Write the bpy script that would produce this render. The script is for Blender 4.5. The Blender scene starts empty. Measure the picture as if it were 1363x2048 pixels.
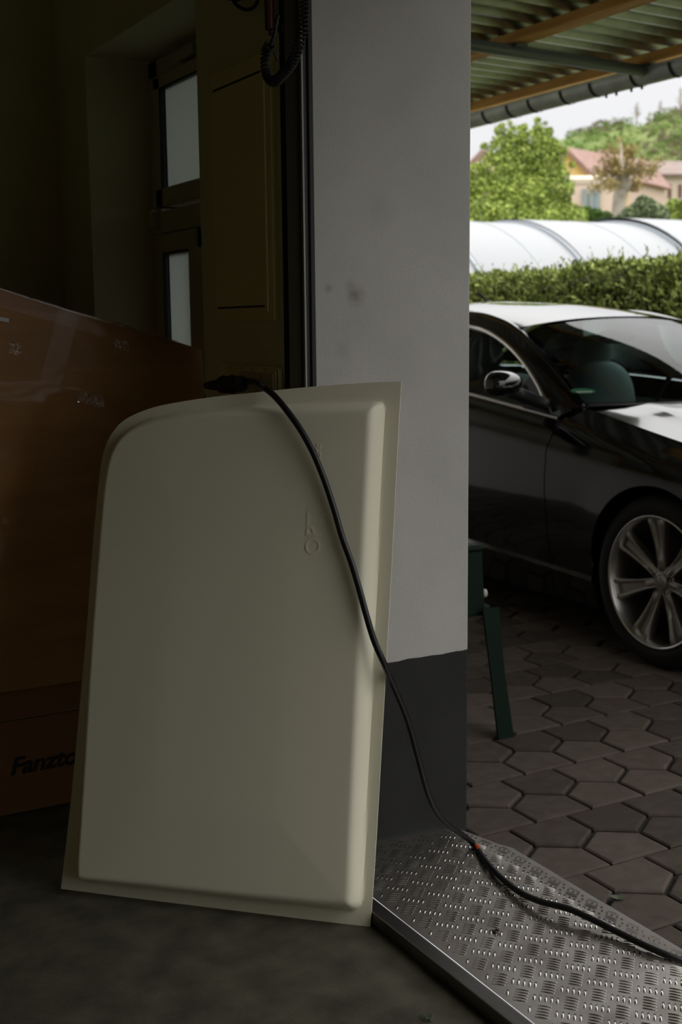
import bpy, math, random
from math import sin, cos, pi, radians, sqrt, atan2
from mathutils import Vector, Matrix, noise
random.seed(7)
S = bpy.context.scene
COL = S.collection

# ------------------------------------------------------------------ camera, world, exposure
F, CX, CY, H = 2450.0, 681.5, 1024.0, 1.29
def _n(v): return v.normalized()
_dn = _n(Vector((846-CX, 17100-CY, F))); _up = -_dn
_yw = Vector((-700-CX, 657-CY, F)); _yw = _n(_yw-_up*_yw.dot(_up)); _xw = _yw.cross(_up)
RM = Matrix((_xw, _yw, _up))                       # rows: world axes in (right, down, forward)
CAM = Vector((0, 0, H))
cd = bpy.data.cameras.new('camera'); cam = bpy.data.objects.new('camera', cd); COL.objects.link(cam)
r_, u_, b_ = RM@Vector((1,0,0)), RM@Vector((0,-1,0)), RM@Vector((0,0,-1))
cam.matrix_world = Matrix(((r_.x,u_.x,b_.x,0),(r_.y,u_.y,b_.y,0),(r_.z,u_.z,b_.z,H),(0,0,0,1)))
cd.sensor_fit = 'VERTICAL'; cd.sensor_height = 36; cd.lens = F/2048*36
cd.clip_start = .05; cd.clip_end = 1000
cd.dof.use_dof = True; cd.dof.focus_distance = 2.55; cd.dof.aperture_fstop = 5.0
S.camera = cam
S.view_settings.view_transform = 'Standard'; S.view_settings.look = 'None'
S.view_settings.gamma = 1; S.view_settings.exposure = 0.0

W = bpy.data.worlds.new('overcast'); S.world = W; W.use_nodes = True
nt = W.node_tree; nt.nodes.clear()
wo = nt.nodes.new('ShaderNodeOutputWorld'); bg = nt.nodes.new('ShaderNodeBackground')
tc = nt.nodes.new('ShaderNodeTexCoord'); sp = nt.nodes.new('ShaderNodeSeparateXYZ')
rp = nt.nodes.new('ShaderNodeValToRGB'); nz = nt.nodes.new('ShaderNodeTexNoise')
mp = nt.nodes.new('ShaderNodeMapping'); mx = nt.nodes.new('ShaderNodeMix'); mx.data_type = 'RGBA'; mx.blend_type = 'MULTIPLY'
nt.links.new(tc.outputs['Generated'], sp.inputs[0]); nt.links.new(sp.outputs[2], rp.inputs[0])
nt.links.new(tc.outputs['Generated'], mp.inputs[0]); mp.inputs['Scale'].default_value = (1,1,3.5)
nt.links.new(mp.outputs[0], nz.inputs['Vector']); nz.inputs['Scale'].default_value = 3.5; nz.inputs['Detail'].default_value = 4
rp.color_ramp.elements[0].position = 0.0; rp.color_ramp.elements[0].color = (.76,.77,.80,1)
rp.color_ramp.elements[1].position = 1.0; rp.color_ramp.elements[1].color = (3.2,3.18,3.08,1)
e = rp.color_ramp.elements.new(.22); e.color = (.96,.96,.98,1)
cr = nt.nodes.new('ShaderNodeMapRange'); nt.links.new(nz.outputs['Fac'], cr.inputs[0]); cr.inputs[3].default_value = .93; cr.inputs[4].default_value = 1.06
cc = nt.nodes.new('ShaderNodeCombineColor')
for k in range(3): nt.links.new(cr.outputs[0], cc.inputs[k])
mx.inputs[0].default_value = 1; nt.links.new(rp.outputs[0], mx.inputs[6]); nt.links.new(cc.outputs[0], mx.inputs[7])
nt.links.new(mx.outputs[2], bg.inputs[0]); nt.links.new(bg.outputs[0], wo.inputs[0]); bg.inputs[1].default_value = 1.0

# ------------------------------------------------------------------ measured rays -> world points on known planes
def ray(px, py): return RM@Vector(((px-CX)/F, (py-CY)/F, 1))
def onz(px, py, z=0.): r = ray(px, py); return CAM+r*((z-H)/r.z)
def onx(px, py, x): r = ray(px, py); return CAM+r*(x/r.x)
def ony(px, py, y): r = ray(px, py); return CAM+r*(y/r.y)
def dep(px, py, d): return CAM+ray(px, py)*d
def onp(px, py, o, n): r = ray(px, py); return CAM+r*((o-CAM).dot(n)/r.dot(n))
def proj(p):
    c = RM.transposed()@(Vector(p)-CAM); return CX+F*c.x/c.z, CY+F*c.y/c.z

# ------------------------------------------------------------------ materials
def mat(name, col, rough=.6, metal=0., col2=None, scale=8., detail=4., fac=(.35,.65), bump=0., bscale=60., spec=.5, coat=0., island=0., stretch=None, bdist=.002, rough2=None):
    m = bpy.data.materials.new(name); m.use_nodes = True; t = m.node_tree; p = t.nodes['Principled BSDF']
    p.inputs['Base Color'].default_value = (*col,1); p.inputs['Roughness'].default_value = rough
    p.inputs['Metallic'].default_value = metal; p.inputs['Specular IOR Level'].default_value = spec
    p.inputs['Coat Weight'].default_value = coat; p.inputs['Coat Roughness'].default_value = .04
    g = t.nodes.new('ShaderNodeNewGeometry'); o = t.nodes.new('ShaderNodeTexCoord'); vec = o.outputs['Object']
    if stretch:
        mm = t.nodes.new('ShaderNodeMapping'); mm.inputs['Scale'].default_value = stretch; t.links.new(vec, mm.inputs[0]); vec = mm.outputs[0]
    if col2:
        a = t.nodes.new('ShaderNodeTexNoise'); a.inputs['Scale'].default_value = scale; a.inputs['Detail'].default_value = detail
        t.links.new(vec, a.inputs['Vector'])
        r = t.nodes.new('ShaderNodeValToRGB'); r.color_ramp.elements[0].position = fac[0]; r.color_ramp.elements[1].position = fac[1]
        r.color_ramp.elements[0].color = (*col,1); r.color_ramp.elements[1].color = (*col2,1)
        src = a.outputs['Fac']
        if island:
            mx = t.nodes.new('ShaderNodeMix'); mx.inputs[0].default_value = island
            t.links.new(src, mx.inputs[2]); t.links.new(g.outputs['Random Per Island'], mx.inputs[3]); src = mx.outputs[0]
        t.links.new(src, r.inputs[0]); t.links.new(r.outputs[0], p.inputs['Base Color'])
        if rough2 is not None:
            q = t.nodes.new('ShaderNodeMapRange'); t.links.new(a.outputs['Fac'], q.inputs[0]); q.inputs[1].default_value = fac[0]; q.inputs[2].default_value = fac[1]
            q.inputs[3].default_value = rough; q.inputs[4].default_value = rough2; t.links.new(q.outputs[0], p.inputs['Roughness'])
    if bump:
        b = t.nodes.new('ShaderNodeTexNoise'); b.inputs['Scale'].default_value = bscale; b.inputs['Detail'].default_value = 5
        t.links.new(vec, b.inputs['Vector'])
        k = t.nodes.new('ShaderNodeBump'); k.inputs['Strength'].default_value = bump; k.inputs['Distance'].default_value = bdist
        t.links.new(b.outputs['Fac'], k.inputs['Height']); t.links.new(k.outputs[0], p.inputs['Normal'])
    return m
def thin_glass(name, tint, rough=.02, ior=1.5, haze=0., hcol=(.6,.65,.65)):
    m = bpy.data.materials.new(name); m.use_nodes = True; t = m.node_tree; t.nodes.clear()
    o = t.nodes.new('ShaderNodeOutputMaterial'); a = t.nodes.new('ShaderNodeBsdfTransparent'); g = t.nodes.new('ShaderNodeBsdfGlossy')
    f = t.nodes.new('ShaderNodeFresnel'); f.inputs[0].default_value = ior; x = t.nodes.new('ShaderNodeMixShader')
    a.inputs[0].default_value = (*tint,1); g.inputs['Roughness'].default_value = rough
    t.links.new(f.outputs[0], x.inputs[0]); t.links.new(a.outputs[0], x.inputs[1]); t.links.new(g.outputs[0], x.inputs[2])
    out = x
    if haze:
        d = t.nodes.new('ShaderNodeBsdfTranslucent'); d.inputs[0].default_value = (*hcol,1); y = t.nodes.new('ShaderNodeMixShader'); y.inputs[0].default_value = haze
        t.links.new(x.outputs[0], y.inputs[1]); t.links.new(d.outputs[0], y.inputs[2]); out = y
    t.links.new(out.outputs[0], o.inputs[0]); return m
M = {}
M['plaster_white'] = mat('white rough plaster', (.45,.437,.410), .9, col2=(.495,.48,.455), scale=5, bump=.6, bscale=230, bdist=.0018)
M['plaster_grey'] = mat('grey dado paint', (.029,.029,.028), .85, col2=(.035,.035,.034), scale=6, spec=.15, bump=.45, bscale=230, bdist=.0015)
M['smudge'] = mat('soot smudge', (.36,.33,.30), .95)
M['plaster_cream'] = mat('cream wall paint', (.58,.54,.33), .9, col2=(.64,.60,.38), scale=2, bump=.3, bscale=150)
M['facade'] = mat('weathered house render', (.55,.52,.50), .95, bump=.3, bscale=100)
M['ceiling'] = mat('ceiling paint', (.40,.37,.25), .9, bump=.1)
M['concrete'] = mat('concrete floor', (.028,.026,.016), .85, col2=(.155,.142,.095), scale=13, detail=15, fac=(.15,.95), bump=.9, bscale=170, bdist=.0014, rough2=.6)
M['steel'] = mat('brushed steel', (.24,.23,.22), .36, 1., col2=(.14,.13,.125), scale=6, stretch=(1,.3,1), bump=.15, bscale=200, rough2=.45)
M['bar'] = mat('tread bar lightened for shine', (.86,.82,.77), .20, 1., col2=(.74,.70,.65), scale=9)  # lighter metal than the sheet: sky shine on the bars put into the colour
M['chequer'] = mat('chequer aluminium', (.58,.545,.51), .38, 1., col2=(.42,.38,.34), scale=9, detail=8, bump=.12, bscale=260, rough2=.5)
M['rail_brown'] = mat('brown rail paint', (.020,.016,.009), .7, bump=.1, spec=.05)
M['rail_lip'] = mat('pale zinc lip', (.34,.34,.30), .6)
M['rubber'] = mat('black rubber', (.006,.006,.006), .6)
M['cabinet'] = mat('cabinet cream enamel', (.66,.59,.29), .6)
M['slot'] = mat('black slot', (.008,.008,.008), .8)
M['frame_white'] = mat('window frame plastic', (.46,.44,.34), .5)
M['gasket'] = mat('window gasket', (.015,.015,.015), .6)
M['tray'] = mat('cream thermoformed plastic', (.90,.86,.68), .33, col2=(.92,.88,.70), scale=1.6, bump=.05, bscale=90, spec=.35)
M['cable'] = mat('cable sheath', (.010,.010,.011), .38, bump=.08, bscale=400)
M['orange'] = mat('orange mark', (.75,.10,.01), .5)
M['card'] = mat('brown cardboard', (.33,.165,.060), .62, col2=(.40,.205,.075), scale=3, stretch=(1,1,6), bump=.35, bscale=14, bdist=.006, coat=.05, spec=.2)
M['card2'] = mat('dark cardboard', (.25,.115,.045), .85, col2=(.29,.135,.052), scale=3, bump=.15, bscale=60)
M['ink'] = mat('black printing ink', (.012,.010,.010), .7)
M['film'] = thin_glass('clear packing film', (.97,.95,.92), .10, 1.22)
M['film_wrinkled'] = thin_glass('wrinkled glossy tape', (.97,.95,.92), .12, 1.75)
M['paper'] = mat('white paper scrap', (.7,.7,.68), .8)
M['paver'] = mat('reddish concrete paver', (.066,.052,.043), .9, col2=(.135,.106,.088), scale=22, detail=12, fac=(.3,.75), bump=.6, bscale=260, bdist=.0015, island=.45, spec=.25)
M['joint'] = mat('joint soil', (.022,.018,.013), 1., col2=(.035,.032,.018), scale=50, bump=.8, bscale=120, bdist=.004)
M['zinc'] = mat('galvanised roof sheet', (.46,.48,.43), .27, 1., col2=(.38,.40,.36), scale=12, bump=.05, bscale=30)
M['gutter'] = mat('weathered zinc gutter', (.60,.66,.60), .45, .4, col2=(.45,.50,.45), scale=7)
M['pipe'] = mat('green grey steel tube', (.16,.19,.17), .45, .3)
M['timber'] = mat('yellow pine', (.93,.54,.13), .7, col2=(.68,.36,.08), scale=3, stretch=(9,.7,9), bump=.2)
M['paint_black'] = mat('black metallic paint', (.0035,.0030,.0045), .10, 0., spec=.6, coat=1.)
M['chrome'] = mat('chrome trim', (.82,.80,.77), .32, 1.)
M['dark_trim'] = mat('dark plastic trim', (.010,.010,.011), .55)
M['tyre'] = mat('tyre rubber', (.012,.012,.012), .75, bump=.2, bscale=80)
M['alloy'] = mat('grey alloy', (.48,.46,.44), .33, .9)
M['alloy_lip'] = mat('machined lip', (.75,.75,.75), .3, 1.)
M['brake'] = mat('brake iron', (.05,.045,.04), .6, .7)
M['seat'] = mat('grey leather', (.30,.30,.29), .6)
M['dash'] = mat('dark dashboard', (.03,.032,.033), .6)
M['car_glass'] = thin_glass('green tinted car glass', (.66,.84,.82), .01, 1.52)
M['ind'] = mat('clear indicator lens', (.55,.52,.48), .2, spec=.8)
M['sticker'] = mat('green sticker', (.01,.17,.06), .5)
M['sticker_white'] = mat('white sticker field', (.5,.55,.5), .5)
M['pane'] = thin_glass('milky window pane', (.55,.60,.60), .05, 1.5, haze=.55, hcol=(.85,.95,.88))
M['chair'] = mat('dark green plastic', (.003,.014,.007), .5, bump=.05, spec=.2)
M['poly'] = mat('milky polycarbonate', (.40,.41,.43), .35, spec=.3)
M['alu_rib'] = mat('grey aluminium rib', (.42,.45,.49), .4, .4)
M['hedge'] = mat('arborvitae leaves', (.07,.11,.02), .7, col2=(.62,.70,.20), scale=3, fac=(.25,.85), island=.65)
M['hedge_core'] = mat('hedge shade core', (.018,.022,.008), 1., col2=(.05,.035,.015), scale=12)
M['maple'] = mat('fresh maple leaves', (.07,.14,.015), .6, col2=(.62,.72,.15), scale=1.6, fac=(.2,.8), island=.55)
M['conifer'] = mat('mid green leaves', (.07,.15,.03), .7, col2=(.20,.32,.06), scale=1.2, fac=(.25,.8), island=.5)
M['bush'] = mat('variegated leaves', (.07,.12,.04), .7, col2=(.45,.50,.28), scale=3, fac=(.35,.9), island=.8)
M['bronze'] = mat('bronze spring leaves', (.30,.24,.09), .7, col2=(.48,.36,.14), scale=3, island=.6)
M['bark'] = mat('grey bark', (.34,.29,.24), .9, col2=(.50,.44,.37), scale=6, bump=.5, bscale=20, bdist=.02)
M['hill'] = mat('hill scrub', (.13,.20,.045), .95, col2=(.26,.30,.10), scale=.09, detail=9, fac=(.35,.65), bump=1., bscale=.5, bdist=1.2)
M['scrub_a'] = mat('hill bush green', (.12,.22,.04), .95, col2=(.26,.36,.09), scale=.5, island=.6)
M['scrub_b'] = mat('hill bush brown', (.17,.16,.09), .95, col2=(.27,.24,.13), scale=.5, island=.6)
M['grass'] = mat('garden grass', (.085,.10,.04), .95, col2=(.14,.16,.07), scale=2)
M['wall_yellow'] = mat('yellow render', (.95,.66,.24), .9)
M['wall_cream'] = mat('cream render', (.78,.66,.52), .9, col2=(.72,.60,.47), scale=.4)
M['wall_peach'] = mat('peach render', (.80,.62,.50), .9)
M['roof_red'] = mat('red roof tiles', (.40,.24,.205), .85, col2=(.48,.31,.27), scale=1.2, stretch=(1,1,5))
M['roof_dark'] = mat('brown roof tiles', (.26,.19,.17), .85, col2=(.33,.25,.22), scale=1.2)
M['win_dark'] = mat('dark window', (.16,.06,.05), .3)
M['win_blue'] = mat('conservatory glass', (.30,.36,.36), .15)
M['white'] = mat('white painted wood', (.8,.8,.78), .6)
M['leaf_green'] = mat('fallen leaf', (.10,.13,.075), .6)
M['dirt'] = mat('dry dirt crumb', (.07,.045,.025), .9)
M['tube_red'] = mat('reddish plastic tube', (.16,.05,.03), .4)
M['emblem'] = mat('emblem silver', (.6,.6,.6), .3, 1.)

# ------------------------------------------------------------------ helpers
def obj(name, vs, fs, m, parent=None, smooth=False, mats=None, fm=None):
    me = bpy.data.meshes.new(name); me.from_pydata([tuple(v) for v in vs], [], fs); me.update()
    for q in (mats or [m]): me.materials.append(M[q] if isinstance(q, str) else q)
    if fm: me.polygons.foreach_set('material_index', fm)
    if smooth: me.polygons.foreach_set('use_smooth', [True]*len(me.polygons))
    o = bpy.data.objects.new(name, me); COL.objects.link(o)
    if parent: o.parent = parent
    return o
def thing(name, label, cat, loc=(0,0,0), group=None):
    o = bpy.data.objects.new(name, None); COL.objects.link(o); o.location = loc; o.empty_display_size = .1
    tag(o, label, cat, group); return o
def tag(o, label, cat, group=None, kind=None):
    o['label'] = label; o['category'] = cat
    if group: o['group'] = group
    if kind: o['kind'] = kind
    return o
def struct(o): o['kind'] = 'structure'; return o
def rel(o, parent):
    """Parent keeping the world placement."""
    o.parent = parent; o.matrix_parent_inverse = Matrix.Translation(-Vector(parent.location)); return o
class MB:
    def __init__(s): s.v = []; s.f = []; s.mi = []
    def add(s, vs, fs, mi=0):
        n = len(s.v); s.v += [Vector(v) for v in vs]; s.f += [tuple(i+n for i in f) for f in fs]; s.mi += [mi]*len(fs); return s
    def box(s, a, b, mi=0, bev=0.):
        (x0,y0,z0),(x1,y1,z1) = a,b
        if not bev:
            vs = [(x,y,z) for x in (x0,x1) for y in (y0,y1) for z in (z0,z1)]
            fs = [(0,1,3,2),(4,6,7,5),(0,4,5,1),(2,3,7,6),(0,2,6,4),(1,5,7,3)]
            return s.add(vs, fs, mi)
        c = bev; vs = []; idx = {}
        for ix,x in enumerate((x0,x1)):
            for iy,y in enumerate((y0,y1)):
                for iz,z in enumerate((z0,z1)):
                    sx,sy,sz = (1,-1)[ix],(1,-1)[iy],(1,-1)[iz]
                    for ax,p in enumerate(((x,y+sy*c,z+sz*c),(x+sx*c,y,z+sz*c),(x+sx*c,y+sy*c,z))):
                        idx[ix,iy,iz,ax] = len(vs); vs.append(p)
        fs = []
        I = idx
        for i in (0,1):
            fs.append([I[i,0,0,0],I[i,1,0,0],I[i,1,1,0],I[i,0,1,0]]); fs.append([I[0,i,0,1],I[1,i,0,1],I[1,i,1,1],I[0,i,1,1]]); fs.append([I[0,0,i,2],I[1,0,i,2],I[1,1,i,2],I[0,1,i,2]])
        for a_ in (0,1):
            for b_ in (0,1):
                fs.append([I[a_,b_,0,0],I[a_,b_,1,0],I[a_,b_,1,1],I[a_,b_,0,1]])
                fs.append([I[a_,0,b_,0],I[a_,1,b_,0],I[a_,1,b_,2],I[a_,0,b_,2]])
                fs.append([I[0,a_,b_,1],I[1,a_,b_,1],I[1,a_,b_,2],I[0,a_,b_,2]])
                for c_ in (0,1): fs.append([I[a_,b_,c_,0],I[a_,b_,c_,1],I[a_,b_,c_,2]])
        return s.add(vs, fs, mi)
    def tube(s, pts, r, n=10, cap=True, mi=0):
        pts = [Vector(p) for p in pts]; N = len(pts); vs = []; fs = []; up = None
        for i,p in enumerate(pts):
            t = (pts[min(i+1,N-1)]-pts[max(i-1,0)]).normalized()
            if up is None: up = t.orthogonal().normalized()
            up = (up-t*up.dot(t)).normalized(); w = t.cross(up); rr = r(i/(N-1)) if callable(r) else r
            vs += [p+(up*cos(2*pi*k/n)+w*sin(2*pi*k/n))*rr for k in range(n)]
        for i in range(N-1):
            for k in range(n): fs.append((i*n+k, i*n+(k+1)%n, (i+1)*n+(k+1)%n, (i+1)*n+k))
        if cap: fs += [tuple(range(n))[::-1], tuple(range((N-1)*n, N*n))]
        return s.add(vs, fs, mi)
    def prism(s, poly, d, mi=0):
        d = Vector(d); n = len(poly); p = [Vector(q) for q in poly]
        return s.add(p+[q+d for q in p], [tuple(range(n))[::-1], tuple(range(n,2*n))]+[(i,(i+1)%n,n+(i+1)%n,n+i) for i in range(n)], mi)
    def lathe(s, prof, o, ax, n=48, mi=0, closed=False):
        """prof: list of (radius, along) about axis ax at o."""
        ax = Vector(ax).normalized(); u = ax.orthogonal().normalized(); w = ax.cross(u); o = Vector(o); vs = []; fs = []
        for r,a in prof: vs += [o+ax*a+(u*cos(2*pi*k/n)+w*sin(2*pi*k/n))*r for k in range(n)]
        L = len(prof)
        for i in range(L if closed else L-1):
            j = (i+1)%L
            for k in range(n): fs.append((i*n+k, i*n+(k+1)%n, j*n+(k+1)%n, j*n+k))
        return s.add(vs, fs, mi)
    def grid(s, rows, mi=0, flip=False):
        R, C_ = len(rows), len(rows[0]); vs = [v for r in rows for v in r]; fs = []
        for i in range(R-1):
            for j in range(C_-1):
                q = (i*C_+j, i*C_+j+1, (i+1)*C_+j+1, (i+1)*C_+j); fs.append(q[::-1] if flip else q)
        return s.add(vs, fs, mi)
    def build(s, name, m, parent=None, smooth=False, mats=None, norm=True, angle=None):
        o = obj(name, s.v, s.f, m, None, smooth, mats, s.mi if mats else None)
        if norm:
            import bmesh
            bm = bmesh.new(); bm.from_mesh(o.data); bmesh.ops.recalc_face_normals(bm, faces=bm.faces); bm.to_mesh(o.data); bm.free()
        if angle is not None:
            o.data.polygons.foreach_set('use_smooth', [True]*len(o.data.polygons)); o.data.set_sharp_from_angle(angle=radians(angle))
        if parent: rel(o, parent)
        return o
def catmull(P, n=8):
    P = [Vector(p) for p in P]; out = []
    for i in range(len(P)-1):
        a,b,c,d = P[max(i-1,0)],P[i],P[i+1],P[min(i+2,len(P)-1)]
        for k in range(n):
            t = k/n; out.append(.5*((2*b)+(c-a)*t+(2*a-5*b+4*c-d)*t*t+(3*b-a-3*c+d)*t**3))
    out.append(P[-1]); return out
def resample(P, n):
    L = [0]
    for i in range(1,len(P)): L.append(L[-1]+(P[i]-P[i-1]).length)
    out = []; j = 0
    for k in range(n):
        d = L[-1]*k/(n-1)
        while j < len(P)-2 and L[j+1] < d: j += 1
        t = (d-L[j])/max(L[j+1]-L[j],1e-9); out.append(P[j].lerp(P[j+1], min(max(t,0),1)))
    return out
def interp(x, tab):
    if x <= tab[0][0]: return tab[0][1]
    for (a,b),(c,d) in zip(tab, tab[1:]):
        if x <= c: return b+(d-b)*(x-a)/(c-a)
    return tab[-1][1]
def sinterp(x, tab):
    """smooth (Catmull) interpolation of a table."""
    if x <= tab[0][0]: return tab[0][1]
    if x >= tab[-1][0]: return tab[-1][1]
    for i in range(len(tab)-1):
        if x <= tab[i+1][0]:
            x0,y0 = tab[i]; x1,y1 = tab[i+1]; h = x1-x0; t = (x-x0)/h
            m0 = (y1-tab[i-1][1])/(x1-tab[i-1][0]) if i > 0 else (y1-y0)/h
            m1 = (tab[i+2][1]-y0)/(tab[i+2][0]-x0) if i+2 < len(tab) else (y1-y0)/h
            return (2*t**3-3*t*t+1)*y0+(t**3-2*t*t+t)*h*m0+(-2*t**3+3*t*t)*y1+(t**3-t*t)*h*m1
def text_mesh(name, body, size, m, origin, xdir, ydir, depth=.0008, shear=0., offset=0., parent=None, sx=1.):
    c = bpy.data.curves.new(name, 'FONT'); c.body = body; c.size = size; c.extrude = depth; c.shear = shear; c.offset = offset
    o = bpy.data.objects.new(name, c); COL.objects.link(o)
    me = bpy.data.meshes.new_from_object(o.evaluated_get(bpy.context.evaluated_depsgraph_get())); COL.objects.unlink(o); bpy.data.objects.remove(o)
    xd, yd = Vector(xdir).normalized(), Vector(ydir).normalized(); zd = xd.cross(yd)
    X = Matrix(((xd.x*sx,yd.x,zd.x,origin[0]),(xd.y*sx,yd.y,zd.y,origin[1]),(xd.z*sx,yd.z,zd.z,origin[2]),(0,0,0,1)))
    me.transform(X); me.materials.clear(); me.materials.append(M[m]); q = bpy.data.objects.new(name, me); COL.objects.link(q)
    if parent: rel(q, parent)
    return q

# ================================================================== SETTING
XI, XO, YP, GZ, YO = 1.25, 1.743, 2.48, -.05, -2.3       # inner / outer wall faces, reveal plane, paving level
# floor slab
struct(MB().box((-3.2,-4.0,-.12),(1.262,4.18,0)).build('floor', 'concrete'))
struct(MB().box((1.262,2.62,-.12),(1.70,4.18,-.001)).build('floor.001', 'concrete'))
struct(MB().box((-3.2,-4.0,2.85),(1.743,4.3,3.0)).build('ceiling', 'ceiling'))
# front wall: reveal block (white plaster over grey dado), cream inside, niche of the window, lintel
def wall_block():
    mb = MB()
    # inside face + body in cream (mat 0)
    mb.box((XI,2.50,0),(1.314,2.97,2.85),0)
    return mb
fw = wall_block()
fw.box((XI,3.86,0),(XO,4.18,2.85),0)                      # between niche and back corner
fw.box((XI,2.97,2.125),(XO,3.86,2.85),0)                   # above niche
struct(fw.build('wall_front', 'plaster_cream'))
struct(MB().box((XI,YO,2.16),(XO,2.50,2.85)).build('wall_front_lintel', 'plaster_white')).name = 'wall_front.001'
struct(MB().box((XI,-4.0,0),(XO,YO,2.85)).build('wall_front.002', 'plaster_cream'))
struct(MB().box((1.3,4.30,-.1),(XO,16,6.2)).build('wall_exterior', 'facade'))
struct(MB().box((1.3,-9,-.1),(XO,-4.12,6.2)).build('wall_exterior.001', 'facade'))
struct(MB().box((1.3,-4.12,3.0),(XO,4.30,6.2)).build('wall_exterior.002', 'facade'))
# reveal face as a fine grid with slightly wavy dado line
rv = MB(); nx = 44
zs = [-.06,0,.1,.2,.3,.4,None,.55,.7,.9,1.1,1.4,1.7,2.0,2.32,2.85]
def dado(x): return .4755+.0022*noise.noise(Vector((x*22,0,0)))+.0012*noise.noise(Vector((x*70,3,0)))
def col_x(k): return 1.314+(XO-.006-1.314)*k/nx
rows = []
for z in zs: rows.append([Vector((col_x(k), YP, dado(col_x(k)) if z is None else z)) for k in range(nx+1)]+
                          [Vector((XO-.002,YP+.002,dado(XO) if z is None else z)), Vector((XO,YP+.006,dado(XO) if z is None else z)), Vector((XO,2.97,dado(XO) if z is None else z))])
C_ = len(rows[0]); vs = [v for r in rows for v in r]; fs = []; fm = []
for i in range(len(rows)-1):
    for j in range(C_-1):
        fs.append((i*C_+j,i*C_+j+1,(i+1)*C_+j+1,(i+1)*C_+j)); fm.append(1 if i < 6 else 0)
n0 = len(vs)
vs += [Vector((1.314,YP,-.06)),Vector((1.314,YP,2.85)),Vector((1.314,2.97,-.06)),Vector((1.314,2.97,2.85)),Vector((XO,2.97,-.06)),Vector((XO,2.97,2.85))]
fs += [(n0,n0+1,n0+3,n0+2),(n0+2,n0+3,n0+5,n0+4)]; fm += [0,0]
def add_stains(m, spots, dark):
    t = M[m].node_tree; p = t.nodes['Principled BSDF']; lk_ = p.inputs['Base Color'].links[0].from_socket
    co = t.nodes.new('ShaderNodeTexCoord'); nn = t.nodes.new('ShaderNodeTexNoise'); nn.inputs['Scale'].default_value = 45; nn.inputs['Detail'].default_value = 4
    t.links.new(co.outputs['Object'], nn.inputs['Vector'])
    for c,r,a in spots:
        vm = t.nodes.new('ShaderNodeVectorMath'); vm.operation = 'DISTANCE'; vm.inputs[1].default_value = c; t.links.new(co.outputs['Object'], vm.inputs[0])
        mr = t.nodes.new('ShaderNodeMapRange'); mr.interpolation_type = 'SMOOTHSTEP'; mr.inputs[1].default_value = r; mr.inputs[2].default_value = 0; mr.inputs[3].default_value = 0; mr.inputs[4].default_value = a
        t.links.new(vm.outputs['Value'], mr.inputs[0]); mu = t.nodes.new('ShaderNodeMath'); mu.operation = 'MULTIPLY'; t.links.new(mr.outputs[0], mu.inputs[0]); t.links.new(nn.outputs['Fac'], mu.inputs[1])
        mx_ = t.nodes.new('ShaderNodeMix'); mx_.data_type = 'RGBA'; t.links.new(mu.outputs[0], mx_.inputs[0]); t.links.new(lk_, mx_.inputs[6]); mx_.inputs[7].default_value = (*dark,1); lk_ = mx_.outputs[2]
    t.links.new(lk_, p.inputs['Base Color'])
add_stains('plaster_white', [(tuple(ony(711,592,YP)),.035,1.0),(tuple(ony(700,572,YP)),.022,.7),(tuple(ony(656,577,YP)),.016,.7),(tuple(ony(760,420,YP)),.06,.25),(tuple(ony(686,700,YP)),.03,.3)], (.16,.14,.12))
add_stains('concrete', [((1.05,1.90,0),.10,1.0),((.75,1.75,0),.16,.8),((1.12,2.02,0),.05,1.0),((.3,1.9,0),.25,.5)], (.035,.020,.014))
pil = obj('wall_pillar', vs, fs, None, mats=['plaster_white','plaster_grey'], fm=fm); struct(pil)
# soot smudges on the plaster (thin stains lying on the wall)
# outer wall right of niche, niche lower part
struct(MB().box((1.50,2.97,0),(XO,3.86,.35)).build('wall_front.003','plaster_cream'))
struct(MB().box((-3.2,4.18,0),(XO,4.30,2.85)).build('wall_back','plaster_cream'))
struct(MB().box((-3.32,-4.0,0),(-3.2,4.3,2.85)).build('wall_left','plaster_cream'))
struct(MB().box((-3.32,-4.12,0),(XO,-4.0,2.85)).build('wall_rear','plaster_cream'))

# steel sill profile in the doorway
sl = MB()
prof = [(1.262,-.03),(1.262,.0305),(1.2627,.0322),(1.2642,.0330),(1.268,.0330),(1.294,.0325),(1.298,.0315),(1.299,.024),(1.306,.024),(1.306,-.03)]

for a,b in zip(prof, prof[1:]):
    sl.add([(a[0],2.46,a[1]),(b[0],2.46,b[1]),(b[0],YO,b[1]),(a[0],YO,a[1])],[(0,1,2,3)])
sl.add([(x,2.46,z) for x,z in prof],[tuple(range(len(prof)))])
struct(sl.build('trim_sill', 'steel', smooth=False))

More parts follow.
